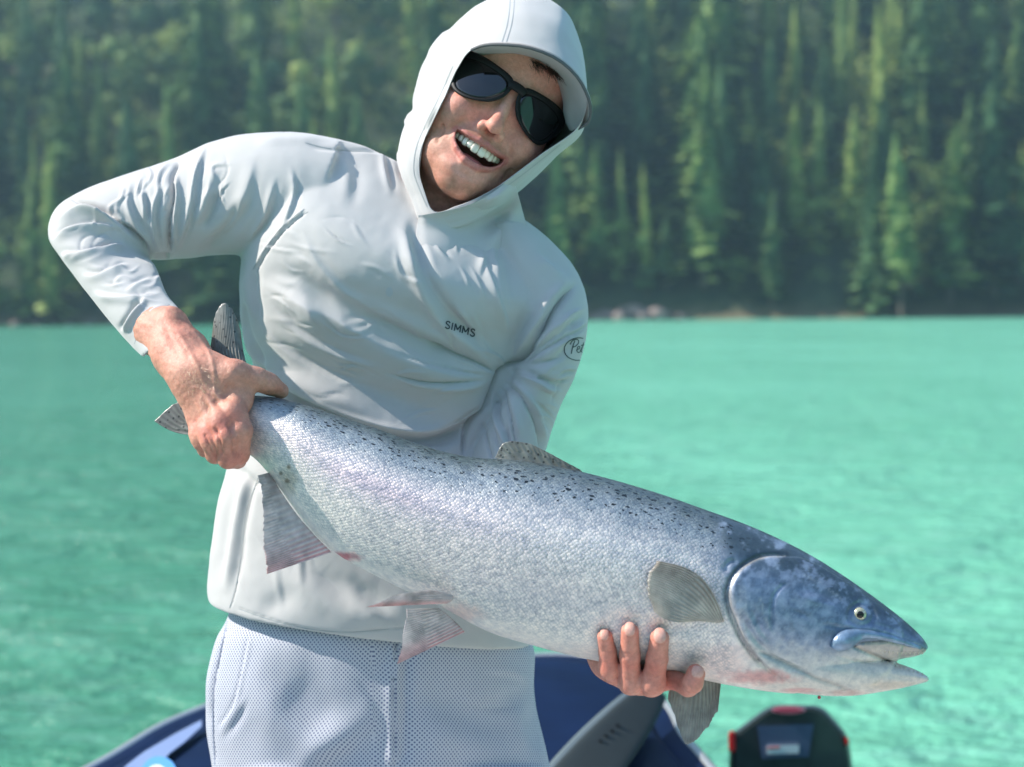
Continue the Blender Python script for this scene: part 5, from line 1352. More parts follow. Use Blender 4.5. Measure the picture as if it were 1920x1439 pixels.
# nails: flat plates set into the fingertips (relief + colour)
def nail_relief(V, cx, cy, rx, ry, ang, dmax):
    P = PXof(V); c, s = math.cos(math.radians(ang)), math.sin(math.radians(ang))
    u = ((P[:, 0] - cx) * c + (P[:, 1] - cy) * s) / rx; v = (-(P[:, 0] - cx) * s + (P[:, 1] - cy) * c) / ry
    r = (np.abs(u) ** 2.6 + np.abs(v) ** 2.6) ** (1 / 2.6)
    return r, (P[:, 2] < dmax)
NAILS = [(1133, 1190, 8.5, 12, 0), (1181, 1180, 10.5, 14, 0), (1237, 1192, 12, 15, 0), (1308, 1260, 12, 12, 10)]
Pl = PXof(LV); lc = np.repeat(np.array([[0.60, 0.27, 0.205]]), len(LV), 0)
nn_ = fbm(Pl[:, 0] / 9, Pl[:, 1] / 9); lc *= (0.88 + 0.24 * nn_)[:, None]
for cx, cy, r_ in ((1135, 1178, 20), (1181, 1165, 22), (1237, 1176, 24), (1305, 1255, 24), (1140, 1250, 22), (1182, 1250, 18), (1226, 1252, 20), (1250, 1290, 26)):
    lc = mixc(lc, np.array([[0.60, 0.185, 0.135]]), 0.55 * np.exp(-(((Pl[:, 0] - cx) / r_) ** 2 + ((Pl[:, 1] - cy) / r_) ** 2)))
me_t = mesh_np('t', LV, LF); LN = get_no(me_t); bpy.data.meshes.remove(me_t)
sgn = 1.0
LD = relief(LV, LN, [('crease', [(1126, 1222), (1152, 1222)], 2.2, .0006, .2), ('crease', [(1166, 1226), (1196, 1227)], 2.2, .0007, .2), ('crease', [(1166, 1232), (1196, 1233)], 2.0, .0006, .2), ('crease', [(1214, 1238), (1248, 1240)], 2.2, .0007, .2),
   ('crease', [(1214, 1245), (1248, 1247)], 2.0, .0006, .2), ('crease', [(1170, 1270), (1185, 1280), (1200, 1276)], 2.5, .0006, .2), ('crease', [(1225, 1272), (1242, 1264)], 2.5, .0006, .2)])
for cx, cy, rx, ry, an in NAILS:
    r, fr = nail_relief(LV, cx, cy, rx, ry, an, 1.40)
    LD += fr * (0.0006 * smoothstep(1.02, 0.85, r) - 0.0007 * np.exp(-((r - 1.12) / 0.10) ** 2))
    lc = mixc(lc, np.array([[0.68, 0.40, 0.33]]), fr * smoothstep(1.0, 0.9, r) * 0.9)
LV = LV + LN * LD[:, None]
Pr = PXof(RV); rc = np.repeat(np.array([[0.56, 0.28, 0.205]]), len(RV), 0)
nn_ = fbm(Pr[:, 0] / 8, Pr[:, 1] / 8); n3_ = fbm(Pr[:, 0] / 26, Pr[:, 1] / 26)
rc *= (0.86 + 0.28 * nn_)[:, None]
for cx, cy, r_, k in ((438, 782, 20, .7), (413, 800, 22, .9), (390, 815, 18, .8), (450, 858, 20, .7), (428, 866, 18, .7), (330, 620, 40, .35), (525, 733, 14, .5), (372, 800, 18, .6), (404, 858, 14, .6)):
    rc = mixc(rc, np.array([[0.60, 0.175, 0.135]]), k * 0.7 * np.exp(-(((Pr[:, 0] - cx) / r_) ** 2 + ((Pr[:, 1] - cy) / r_) ** 2)))
rc = mixc(rc, np.array([[0.34, 0.16, 0.12]]), 0.35 * smoothstep(0.55, 0.75, n3_))
me_t = mesh_np('t', RV, RF); RN = get_no(me_t); bpy.data.meshes.remove(me_t)
RD = relief(RV, RN, [('ridge', [(318, 600), (345, 640), (372, 690), (392, 740)], 4, .0010, .3), ('ridge', [(345, 600), (385, 650), (400, 690), (402, 740), (395, 770)], 3.5, .0010, .3), ('ridge', [(372, 735), (385, 765), (388, 790)], 4, .0008, .3),
   ('crease', [(440, 712), (425, 738), (408, 762)], 9, .0022, .3), ('crease', [(402, 800), (412, 830), (416, 858)], 3, .0026, .15), ('crease', [(382, 812), (392, 836), (397, 854)], 2.6, .0022, .15), ('crease', [(427, 792), (437, 822), (440, 856)], 3, .0024, .15),
   ('crease', [(500, 700), (503, 725)], 2.5, .0005, .2), ('crease', [(470, 700), (474, 722)], 2.5, .0005, .2), ('crease', [(300, 590), (322, 640), (345, 690)], 8, .0010, .3), ('crease', [(345, 655), (375, 668), (400, 668)], 5, .0008, .3)])
RV = RV + RN * (RD + (nn_ - 0.45) * 0.0010)[:, None]

# ---------------- rest of the body under the clothes, down to the deck
def zpy(z, d): return 719.5 + ((CAM[2] - z) / d - math.tan(PITCH)) * F_PX * 1.0
body_l = [loft_LR([(785, 380, 870, 405, 1.70, .04, .05), (640, 330, 980, 450, 1.72, .06, .07), (560, 420, 980, 560, 1.72, .08, .08), (520, 600, 920, 700, 1.72, .08, .08), (520, 800, 860, 860, 1.72, .07, .08), (470, 1000, 900, 1050, 1.725, .07, .09), (450, 1200, 930, 1230, 1.73, .08, .10), (440, 1380, 960, 1390, 1.73, .08, .10)], 40, 32)]
yk, ya = zpy(.86, 1.73), zpy(.44, 1.73)
for L_, R_ in (((430, 1330), (690, 1330)), ((740, 1330), (985, 1330))):
    body_l.append(loft_LR([(L_[0] + 10, 1330, R_[0], 1330, 1.73, .07, .08), (L_[0] + 20, 1600, R_[0] - 20, 1600, 1.73, .065, .07), (L_[0] + 45, yk, R_[0] - 40, yk, 1.73, .055, .055), (L_[0] + 50, (yk + ya) / 2, R_[0] - 35, (yk + ya) / 2, 1.735, .045, .06), (L_[0] + 85, ya, R_[0] - 80, ya, 1.74, .035, .04)], 30, 24))
BV, BF = join_VF(body_l)
allV = [HVW, RV, LV, BV]; allF = []; o = 0
quad = []
for v, f in ((HVW, HF), (RV, RF), (LV, LF)):
    quad.append(np.asarray(f) + o); o += len(v)
quad = np.concatenate(quad)
F_all = [tuple(q) for q in quad.tolist()] + [tuple(int(i) + o for i in q) for q in BF]
me = mesh_np('body', np.concatenate(allV), F_all)
set_attr(me, 'Col', np.concatenate([hc, rc, lc, np.repeat(skin[None], len(BV), 0)]))
def mat_skin():
    m, nt, b = new_mat('skin'); L = nt.links
    c = N(nt, 'ShaderNodeAttribute', attribute_name='Col'); tc = N(nt, 'ShaderNodeTexCoord')
    n = N(nt, 'ShaderNodeTexNoise', i_Scale=260.0, i_Detail=5.0, i_Roughness=0.7); L.new(tc.outputs['Object'], n.inputs['Vector'])
    r = ramp(nt, [(0.3, (0.84, 0.80, 0.78)), (0.7, (1.12, 1.10, 1.08))]); L.new(n.outputs['Fac'], r.inputs[0])
    mx = N(nt, 'ShaderNodeMix', data_type='RGBA', blend_type='MULTIPLY'); mx.inputs[0].default_value = 1; L.new(c.outputs['Color'], mx.inputs[6]); L.new(r.outputs[0], mx.inputs[7])
    nr_ = N(nt, 'ShaderNodeTexNoise', i_Scale=75.0, i_Detail=5.0, i_Roughness=0.7); L.new(tc.outputs['Object'], nr_.inputs['Vector']); rr_ = ramp(nt, [(0.38, (1.04, 1.06, 1.07)), (0.62, (0.99, 0.90, 0.88))]); L.new(nr_.outputs['Fac'], rr_.inputs[0])
    mx2 = N(nt, 'ShaderNodeMix', data_type='RGBA', blend_type='MULTIPLY'); mx2.inputs[0].default_value = 1; L.new(mx.outputs[2], mx2.inputs[6]); L.new(rr_.outputs[0], mx2.inputs[7])
    L.new(mx2.outputs[2], b.inputs['Base Color'])
    setin(b, Roughness=0.54, Specular_IOR_Level=0.4, Subsurface_Weight=0.15, Subsurface_Scale=0.005)
    b.inputs['Subsurface Radius'].default_value = (1.0, 0.35, 0.2)
    v = N(nt, 'ShaderNodeTexVoronoi', i_Scale=900.0); L.new(tc.outputs['Object'], v.inputs['Vector'])
    n2 = N(nt, 'ShaderNodeTexNoise', i_Scale=420.0, i_Detail=4.0); L.new(tc.outputs['Object'], n2.inputs['Vector'])
    ad = N(nt, 'ShaderNodeMath', operation='MULTIPLY_ADD'); ad.inputs[1].default_value = 0.4; L.new(v.outputs['Distance'], ad.inputs[0]); L.new(n2.outputs['Fac'], ad.inputs[2])
    bp = N(nt, 'ShaderNodeBump', i_Strength=0.55, i_Distance=0.0007); L.new(ad.outputs[0], bp.inputs['Height']); L.new(bp.outputs[0], b.inputs['Normal'])
    return m
M_SKIN = mat_skin()
body = link('body', me, M_SKIN, person)

# fine blond hairs on the forearm and back of the hand
M_HAIRF = simple('blond_arm_hair', (0.62, 0.45, 0.26), 0.4)
bvh_r = BVHTree.FromPolygons([tuple(v) for v in RV], [tuple(f) for f in RF.tolist()])
hv, hf = [], []
for k in range(420):
    t = rng.random(); cx = 300 + 90 * t + rng.normal() * 22; cy = 590 + 150 * t + rng.normal() * 22
    dv = Vector(W(cx, cy, 1.0) - CAM).normalized(); h = bvh_r.ray_cast(Vector(CAM), dv)
    if h[0] is None: continue
    p = np.array(h[0]); nrm = np.array(h[1]); 
    if nrm @ np.array(dv) > 0: nrm = -nrm
    di = 0.6 * nrm + RGT * (0.5 + rng.normal() * .4) + UPV * (-0.6 + rng.normal() * .4); di /= np.linalg.norm(di)
    L_ = .003 + .004 * rng.random(); sd = np.cross(di, nrm); sd /= np.linalg.norm(sd); o = len(hv)
    hv += [p - sd * .00011, p + sd * .00011, p + di * L_ + nrm * -.0006]; hf.append((o, o + 1, o + 2))
link('arm_hair', mesh_np('arm_hair', hv, hf), M_HAIRF, person, kind='stuff')

# teeth: eight upper ones, each its own
M_TOOTH = simple('tooth_enamel', (0.84, 0.76, 0.64), 0.22, noise=0.05, nscale=300, Coat_Weight=0.6, Coat_Roughness=0.08)
gum_v, gum_f = [], []
xs_t = [-25.4, -20.6, -15.6, -10.2, -4.1, 4.1, 10.2, 15.6, 20.6, 25.4]; ws_t = [4.8, 5.3, 5.9, 6.8, 8.7, 8.7, 6.8, 5.9, 5.3, 4.8]; hs_t = [6.4, 7.6, 9.6, 9.2, 11.0, 11.2, 9.0, 9.7, 7.8, 6.5]
gums = None
bm = bmesh.new(); bmesh.ops.create_uvsphere(bm, u_segments=28, v_segments=14, radius=1)
for v in bm.verts:
    p = v.co; gx, gy, gz = p.x * 25, p.y * 4.5 - 68.8, -10.5 + p.z * 9 - (p.x * 25) ** 2 / 38
    v.co = Vector(HW(np.array([gx, gy, gz])))
me = bpy.data.meshes.new('gums'); bm.to_mesh(me); bm.free(); me.polygons.foreach_set('use_smooth', np.ones(len(me.polygons), bool))
gums = link('gums', me, simple('gums', (0.45, 0.13, 0.13), 0.25, Coat_Weight=0.6), person)
for i, (tx, tw, th_) in enumerate(zip(xs_t, ws_t, hs_t)):
    bm = bmesh.new(); bmesh.ops.create_cube(bm, size=2); bmesh.ops.subdivide_edges(bm, edges=bm.edges, cuts=3, use_grid_fill=True)
    top = -60.8 + 0.0028 * tx * tx; zc = -3.2 - tx * tx / 38
    ang = math.atan(tx / 22.0)
    for v in bm.verts:
        p = np.array(v.co); q = p / (np.sum(np.abs(p) ** 5) ** 0.2)
        lx = q[0] * tw * 0.49 * (1 - 0.10 * max(0, q[1])); ly = q[1] * th_ / 2; lz = q[2] * 2.6 + 0.6 * (1 - q[1] ** 2)
        X_ = tx + lx * math.cos(ang) + lz * math.sin(ang); Zl = zc - lx * math.sin(ang) + lz * math.cos(ang)
        v.co = Vector(HW(np.array([X_, top - 6.8 - th_ / 2 + ly, Zl])))
    me = bpy.data.meshes.new('tooth'); bm.to_mesh(me); bm.free(); me.polygons.foreach_set('use_smooth', np.ones(len(me.polygons), bool))
    link('tooth', me, M_TOOTH, gums)
# tongue
bm = bmesh.new(); bmesh.ops.create_uvsphere(bm, u_segments=24, v_segments=14, radius=1)
for v in bm.verts: v.co = Vector(HW(np.array([v.co.x * 19, -86.8 + v.co.y * 6, -18 + v.co.z * 14])))
me = bpy.data.meshes.new('tongue'); bm.to_mesh(me); bm.free(); me.polygons.foreach_set('use_smooth', np.ones(len(me.polygons), bool))
link('tongue', me, simple('tongue', (0.38, 0.10, 0.10), 0.35), person)

# ---------------- sunglasses
def wrapz(x, y): return 14.5 - x * x / 118.0 - 0.0010 * abs(x) ** 2 * 0 - 0.05 * (y + 8)
def glass_sheet(outl, inner=None, off=0.0, thick=2.2, nrad=9):
    """filled outline (mm, face frame) following the wrap curve, with thickness"""
    o = catmull(np.array(outl, float), len(outl) * 6, closed=True); n = len(o)
    rings = []
    if inner is None:
        c = o.mean(0)
        for k in range(nrad): rings.append(o + (c - o) * k / nrad)
        last = c[None]
    else:
        i_ = catmull(np.array(inner, float), n, closed=True); rings = [o * (1 - t) + i_ * t for t in (0, .3, .7, 1)]
        last = None
    V = []; F = []
    def prof(k, m): return 0 if inner is None else [-.9, 0, 0, -.7][k]
    for side in (0, 1):
        for k, r in enumerate(rings):
            for p in r:
                z = wrapz(p[0], p[1]) + off + (prof(k, len(rings)) if side == 0 else -thick - prof(k, len(rings)) * .5)
                V.append((p[0], p[1], z))
        if last is not None: V.append((last[0][0], last[0][1], wrapz(*last[0]) + off - (thick if side else 0)))
    per = len(rings) * n + (1 if last is not None else 0)
    for side in (0, 1):
        b0 = side * per
        for k in range(len(rings) - 1):
            for j in range(n):
                a = b0 + k * n + j; b = b0 + k * n + (j + 1) % n; f = (a, b, b + n, a + n); F.append(f if side else f[::-1])
        if last is not None:
            for j in range(n):
                a = b0 + (len(rings) - 1) * n + j; b = b0 + (len(rings) - 1) * n + (j + 1) % n; f = (a, b, b0 + per - 1); F.append(f if side else f[::-1])
    for j in range(n):
        a, b = j, (j + 1) % n; F.append((a, b, per + b, per + a))
        if last is None:
            q = (len(rings) - 1) * n; F.append((q + b, q + a, per + q + a, per + q + b))
    V = HW(np.array(V)); me = mesh_np('g', V, F)
    bm = bmesh.new(); bm.from_mesh(me); bmesh.ops.recalc_face_normals(bm, faces=bm.faces); bm.to_mesh(me); bm.free()
    me.polygons.foreach_set('use_smooth', np.ones(len(me.polygons), bool)); return me
LENS = [(9, -4), (11, 2), (16, 5), (30, 8), (46, 9.5), (58, 8), (63, 4), (64, -4), (61, -16), (55, -26), (47, -29.5), (35, -29), (22, -23), (13, -13)]
FRM = [(4.5, -2), (7, 7), (14, 11), (30, 14), (46, 16.5), (60, 16.5), (70, 12), (71.5, -2), (66, -16), (59, -28), (49, -33), (34, -32), (18, -25.5), (8.5, -15)]
M_FRAME = simple('black_frame', (0.008, 0.009, 0.010), 0.5, Specular_IOR_Level=0.25)
def mat_lens():
    m, nt, b = new_mat('mirror_lens')
    setin(b, Base_Color=(0.042, 0.044, 0.048, 1), Metallic=0.9, Roughness=0.03, Coat_Weight=0.4, Coat_Roughness=0.02)
    return m
M_LENS = mat_lens()
sg = empty('sunglasses', HW(np.array([0, 0, 10.])), 'black wraparound sunglasses with dark mirrored lenses worn by the man', 'sunglasses')
fr = None
for s in (-1, 1):
    mir = lambda L_: [(s * a_, b_) for a_, b_ in (L_ if s > 0 else L_[::-1])]
    q = link('rim', glass_sheet(mir(FRM), mir(LENS), 0, 3.4), M_FRAME, sg)
    link('lens', glass_sheet(mir(LENS), None, -1.0, 1.4), M_LENS, sg)
# bridge and temples
def tube_world(pts, r, seg_=10):
    pts = catmull(np.array(pts, float), 24); V = []; n = len(pts)
    for i, p in enumerate(pts):
        t = pts[min(i + 1, n - 1)] - pts[max(i - 1, 0)]; t /= np.linalg.norm(t)
        u = np.cross(t, [0.1, 0.2, 1]); u /= np.linalg.norm(u); v = np.cross(t, u)
        for k in range(seg_): a_ = 6.283 * k / seg_; V.append(p + r * (math.cos(a_) * u + math.sin(a_) * v))
    return np.array(V), grid_faces(n, seg_)
def squash_tube(pts, ry, rz):
    pts = catmull(np.array(pts, float), 26); V = []; n = len(pts)
    for i, p in enumerate(pts):
        t = pts[min(i + 1, n - 1)] - pts[max(i - 1, 0)]; t /= np.linalg.norm(t)
        yv = np.array([0, 1.0, 0]); yv -= (yv @ t) * t; yv /= np.linalg.norm(yv); v = np.cross(t, yv)
        for k in range(12): a_ = 6.283 * k / 12; V.append(p + ry * math.cos(a_) * yv + rz * math.sin(a_) * v)
    V = np.array(V); F = grid_faces(n, 12).tolist() + [tuple(range(12))[::-1], tuple(range((n - 1) * 12, n * 12))]
    return V, F
v, f = squash_tube([(-10, 2, 13), (-4, 3, 14.5), (4, 3, 14.5), (10, 2, 13)], 5.0, 2.4)
link('bridge', mesh_np('bridge', HW(v), f), M_FRAME, sg)
for s in (-1, 1):
    v, f = squash_tube([(s * 62, 0, -20), (s * 69, -1, -38), (s * 74, -3, -60), (s * 77, -5, -95)], 6.5, 2.0)
    link('temple', mesh_np('temple', HW(v), f), M_FRAME, sg)

# ---------------- hood and brim
HO = [(815, 396, 1.600), (797, 362, 1.606), (786, 320, 1.612), (791, 276, 1.615), (810, 232, 1.620), (834, 182, 1.608), (858, 128, 1.592), (886, 93, 1.570), (936, 82, 1.552), (990, 87, 1.545), (1043, 107, 1.545), (1082, 140, 1.552), (1101, 185, 1.570), (1082, 241, 1.596), (1012, 292, 1.605), (952, 338, 1.603), (902, 368, 1.600), (856, 387, 1.598)]
HS = [(796, 425, 1.612), (768, 366, 1.628), (748, 300, 1.645), (756, 242, 1.67), (774, 208, 1.70), (779, 165, 1.70), (798, 112, 1.70), (846, 52, 1.69), (904, 4, 1.675), (976, -16, 1.665), (1046, 8, 1.66), (1080, 56, 1.66), (1095, 128, 1.645), (1094, 238, 1.63), (1046, 290, 1.645), (994, 340, 1.645), (940, 384, 1.630), (865, 425, 1.612)]
def hood_mesh():
    O = np.array(HO, float); S_ = np.array(HS, float); n = 420
    O = catmull(O, n, closed=True); S_ = catmull(S_, n, closed=True)
    def clear(A, gap):
        for q in A:
            dv = Vector(W(q[0], q[1], 1.0) - CAM).normalized(); h = HEAD_BVH.ray_cast(Vector(CAM), dv)
            if h[0] is not None: q[2] = min(q[2], float((np.array(h[0]) - CAM) @ FWD) - gap)
        k = np.array([1, 2, 3, 2, 1]) / 9
        d_ = A[:, 2].copy(); sm_ = sum(np.roll(d_, j - 2) * k[j] for j in range(5)); A[:, 2] = np.minimum(d_, sm_)
        return A
    O = clear(O, .009)
    cen = np.array([925, 190, 1.78])
    def toward(A, t, dd): 
        B = A * (1 - t) + cen * t; B[:, 2] = A[:, 2] + dd; return B
    inner2 = O.copy(); c2 = O.mean(0)
    rim_in = O + (S_ - O) * 0.04; rim_in[:, 2] = O[:, 2] + .012
    deep = O + (S_ - O) * 0.55; deep[:, 2] = O[:, 2] + .075
    deep2 = O * 0.8 + cen * 0.2; deep2[:, 2] = 1.80
    M1 = O * .70 + S_ * .30; M1[:, 2] = O[:, 2] * .80 + S_[:, 2] * .20 - .004
    M2 = O * .33 + S_ * .67; M2[:, 2] = O[:, 2] * .55 + S_[:, 2] * .45 - .003
    M1 = clear(M1, .009); M2 = clear(M2, .009)
    rings = [deep2, deep, rim_in, O, O + (S_ - O) * 0.05 + np.array([0, 0, -.0025]), M1, M2, S_, toward(S_, .16, .05), toward(S_, .45, .10), toward(S_, .8, .14), toward(S_, .98, .15)]
    R = np.stack(rings)                     # (k, n, 3)
    D = catmull(R, 130)                      # dense along the depth direction
    V = W3(D).reshape(-1, 3)
    F = grid_faces(D.shape[0], n)
    me = mesh_np('hood', V, F)
    bm = bmesh.new(); bm.from_mesh(me); bmesh.ops.recalc_face_normals(bm, faces=bm.faces); bm.to_mesh(me); bm.free()
    V = get_co(me); Nn = get_no(me); 
    vd = V - CAM
    it = [('fold', [(755, 258), (752, 300), (768, 345), (795, 400)], 9, .005, .2), ('ridge', [(770, 258), (768, 300), (782, 345), (805, 395)], 6, .003, .3),
          ('sharp', [(958, -6), (955, 20), (950, 50), (940, 78)], 2.4, .0016, .05), ('sharp', [(964, -6), (961, 20), (956, 50), (946, 78)], 2.4, .0016, .05),
          ('ridge', [(961, -10), (958, 20), (953, 50), (943, 80)], 7, .0022, .05),
          ('fold', [(962, 18), (1000, 22), (1045, 26)], 8, .003, .3), ('fold', [(955, 50), (985, 52), (1010, 60)], 7, .003, .3), ('fold', [(950, 66), (975, 72), (1000, 84)], 6, .002, .3),
          ('fold', [(795, 118), (820, 95), (860, 60)], 16, .003, .3), ('fold', [(788, 250), (800, 200), (830, 140)], 12, .003, .3), ('crease', [(775, 215), (790, 180), (812, 130)], 14, .003, .4),
          ('fold', [(760, 240), (775, 222), (795, 215)], 7, .003, .3), ('sharp', [(803, 392), (783, 350), (773, 315), (780, 270), (800, 225), (826, 172), (850, 118)], 2.5, .0012, .05),
          ('sharp', [(1088, 247), (1018, 301), (958, 347), (906, 378), (858, 397)], 2.5, .0012, .05), ('fold', [(900, 395), (950, 360), (1000, 322)], 8, .002, .3)]
    s = np.sign(-(vd * Nn).sum(1).mean())
    dsp = 1.7 * relief(V, Nn, it) + (fbm(V[:, 0] * 22, V[:, 2] * 22 + 4, 3) - 0.44) * 0.004
    V = V + Nn * dsp[:, None]; set_co(me, V)
    return me
hood = link('hood', hood_mesh(), M_SHIRT, shirt)
# collar panel where the hood crosses over at the throat
cp = [[(784, 404, 1.600), (800, 402, 1.594), (835, 396, 1.589), (880, 384, 1.589), (922, 362, 1.594), (956, 336, 1.606)],
      [(784, 410, 1.598), (800, 412, 1.590), (836, 410, 1.584), (884, 398, 1.585), (930, 376, 1.592), (966, 348, 1.610)],
      [(782, 424, 1.596), (802, 430, 1.585), (840, 432, 1.578), (888, 424, 1.580), (934, 402, 1.590), (974, 374, 1.618)],
      [(780, 444, 1.602), (804, 456, 1.588), (843, 464, 1.578), (892, 458, 1.582), (938, 436, 1.598), (982, 404, 1.635)],
      [(778, 470, 1.630), (806, 486, 1.615), (846, 500, 1.605), (896, 496, 1.610), (944, 470, 1.630), (990, 430, 1.670)]]
cp = np.array(cp, float)
def shirt_d(x, y, dflt):
    dv = Vector(W(x, y, 1.0) - CAM).normalized(); h = SHIRT_BVH.ray_cast(Vector(CAM), dv)
    return dflt if h[0] is None else float((np.array(h[0]) - CAM) @ FWD)
for r_, t_, o_ in ((1, .25, 0), (2, .6, -.001), (3, .97, -.001), (4, 1.0, .006)):
    for q in cp[r_]: q[2] = q[2] * (1 - t_) + (shirt_d(q[0], q[1], q[2] + .02) + o_) * t_
cp = catmull(cp, 44); cp = np.transpose(catmull(np.transpose(cp, (1, 0, 2)), 90), (1, 0, 2))
def thick_sheet(name, G, th, mat, parent):
    A = W3(G); B_ = G.copy(); B_[..., 2] += th; B_ = W3(B_); nr, nc = G.shape[:2]; n_ = nr * nc
    q = grid_faces(nr, nc, False); F = np.concatenate([q, q[:, ::-1] + n_])
    def strip(ix): a, b = ix[:-1], ix[1:]; return np.stack([a, b, b + n_, a + n_], 1)
    F = np.concatenate([F, strip(np.arange(nc)), strip(np.arange(nc) + (nr - 1) * nc), strip(np.arange(nr) * nc), strip(np.arange(nr) * nc + nc - 1)])
    me = mesh_np(name, np.concatenate([A.reshape(-1, 3), B_.reshape(-1, 3)]), F)
    bm = bmesh.new(); bm.from_mesh(me); bmesh.ops.recalc_face_normals(bm, faces=bm.faces); bm.to_mesh(me); bm.free()
    me.polygons.foreach_set('use_smooth', np.ones(len(me.polygons), bool))
    return link(name, me, mat, parent)
link_panel = thick_sheet('collar_panel', cp, .006, M_SHIRT, shirt)
# brim: a curved stiff bill seen from below
E_ = [(884, 94, 1.570), (905, 86, 1.558), (936, 84, 1.548), (988, 89, 1.540), (1041, 109, 1.540), (1079, 141, 1.548), (1100, 176, 1.560), (1108, 208, 1.576), (1102, 230, 1.590), (1084, 242, 1.600)]
A_ = [(888, 98, 1.600), (905, 104, 1.610), (932, 107, 1.618), (970, 109, 1.622), (1010, 121, 1.624), (1042, 150, 1.624), (1057, 186, 1.624), (1059, 212, 1.624), (1064, 232, 1.624), (1070, 246, 1.626)]
G = np.array([E_, [(a_[0] * .5 + e_[0] * .5, a_[1] * .5 + e_[1] * .5 , (a_[2] + e_[2]) / 2 + .004) for a_, e_ in zip(A_, E_)], A_, [(a_[0] * .97 + 950 * .03, a_[1] * .96 + 190 * .04, 1.66) for a_ in A_]], float)
G = catmull(G, 26); G = np.transpose(catmull(np.transpose(G, (1, 0, 2)), 90), (1, 0, 2))
V0 = W3(G)
M_BRIM = mat_cloth('brim_cloth', (0.42, 0.39, 0.38), wob=0.05)
cap = empty('cap', W(990, 100, 1.60), 'stiff grey cap brim jutting out under the hood over the forehead', 'cap')
def brim_sheet():
    A = V0; Bk = V0 + (-0.0) + UPV * 0.0028 + RGT * 0.0012; nr, nc = G.shape[:2]; n_ = nr * nc
    q = grid_faces(nr, nc, False); F = np.concatenate([q, q[:, ::-1] + n_])
    def strip(ix): a, b = ix[:-1], ix[1:]; return np.stack([a, b, b + n_, a + n_], 1)
    F = np.concatenate([F, strip(np.arange(nc)), strip(np.arange(nc) + (nr - 1) * nc), strip(np.arange(nr) * nc), strip(np.arange(nr) * nc + nc - 1)])
    me = mesh_np('brim', np.concatenate([A.reshape(-1, 3), Bk.reshape(-1, 3)]), F)
    bm = bmesh.new(); bm.from_mesh(me); bmesh.ops.recalc_face_normals(bm, faces=bm.faces); bm.to_mesh(me); bm.free()
    me.polygons.foreach_set('use_smooth', np.ones(len(me.polygons), bool)); return me
link('brim', brim_sheet(), M_BRIM, cap)
v, f = tube_world([W(*e) for e in E_], .0017); link('piping', mesh_np('piping', v, f), simple('dark_piping', (0.10, 0.105, 0.11), 0.7), cap)
# hair showing under the brim
hv, hf = [], []
for k in range(240):
    t = rng.random(); px_ = 968 + 78 * t + rng.normal() * 3; py_ = 106 + 34 * t ** 1.5 + rng.normal() * 2
    L_ = 10 + 16 * rng.random(); an = math.radians(60 + rng.normal() * 35); o = len(hv)
    dd_ = 1.598 + .004 * rng.random()
    for q in range(5):
        s_ = q / 4; cx = px_ + L_ * s_ * math.cos(an) + 4 * s_ * s_; cy = py_ + L_ * s_ * math.sin(an); w_ = 0.6 * (1 - s_ * .8)
        hv += [W(cx - w_, cy, dd_), W(cx + w_, cy, dd_ + .0005)]
    hf += [(o + 2 * i, o + 2 * i + 1, o + 2 * i + 3, o + 2 * i + 2) for i in range(4)]
link('hair', mesh_np('hair', hv, hf), simple('brown_hair', (0.07, 0.04, 0.025), 0.5), person, kind='stuff')

HOOD_BVH = BVHTree.FromPolygons([tuple(v) for v in get_co(hood.data)], [tuple(p.vertices) for p in hood.data.polygons])
ribbon('seam', [[(957, -10), (955, 20), (950, 50), (941, 79)], [(965, -10), (963, 20), (958, 50), (949, 79)]], 1.5, HOOD_BVH, M_SEAM, hood)
ribbon('seam', [[(800, 388), (784, 350), (775, 318), (781, 274), (800, 229), (825, 178), (849, 124)], [(1050, 272), (1018, 298), (958, 344), (920, 364)]], 1.1, HOOD_BVH, M_SEAM, hood)
ribbon('seam', [[(572, 268), (620, 279), (690, 285), (738, 287)]], 1.1, SHIRT_BVH, M_SEAM, shirt)
ribbon('seam', [[(252, 645), (262, 618), (285, 592), (318, 571)]], 1.2, SHIRT_BVH, M_SEAM, shirt)
# ---------------- shorts and shoes
yk = zpy(.88, 1.72)
SH = [(425, 1100, 985, 1150, 1.715, .100, .12), (428, 1150, 992, 1190, 1.715, .108, .12), (400, 1205, 1003, 1225, 1.715, .118, .13), (386, 1280, 1003, 1290, 1.715, .122, .13), (385, 1360, 1012, 1360, 1.715, .120, .13), (394, 1439, 1027, 1439, 1.715, .118, .13), (405, 1520, 1036, 1520, 1.715, .116, .13)]
legs = [(405, 1440, 725, 1440, 1.715, .110, .12), (402, 1560, 722, 1560, 1.715, .11, .115), (415, 1750, 705, 1750, 1.72, .10, .10), (425, yk, 700, yk, 1.72, .095, .095)]
legs2 = [(745, 1440, 1030, 1440, 1.715, .110, .12), (750, 1560, 1040, 1560, 1.715, .11, .115), (765, 1750, 1030, 1750, 1.72, .10, .10), (770, yk, 1025, yk, 1.72, .095, .095)]
V, F = join_VF([loft_LR(SH, 80, 64, p=.85), loft_LR(legs, 40, 40), loft_LR(legs2, 40, 40)])
sh = remesh(V, F, 0.003, 8, 0.5); V = get_co(sh); Nn = get_no(sh); P = PXof(V)
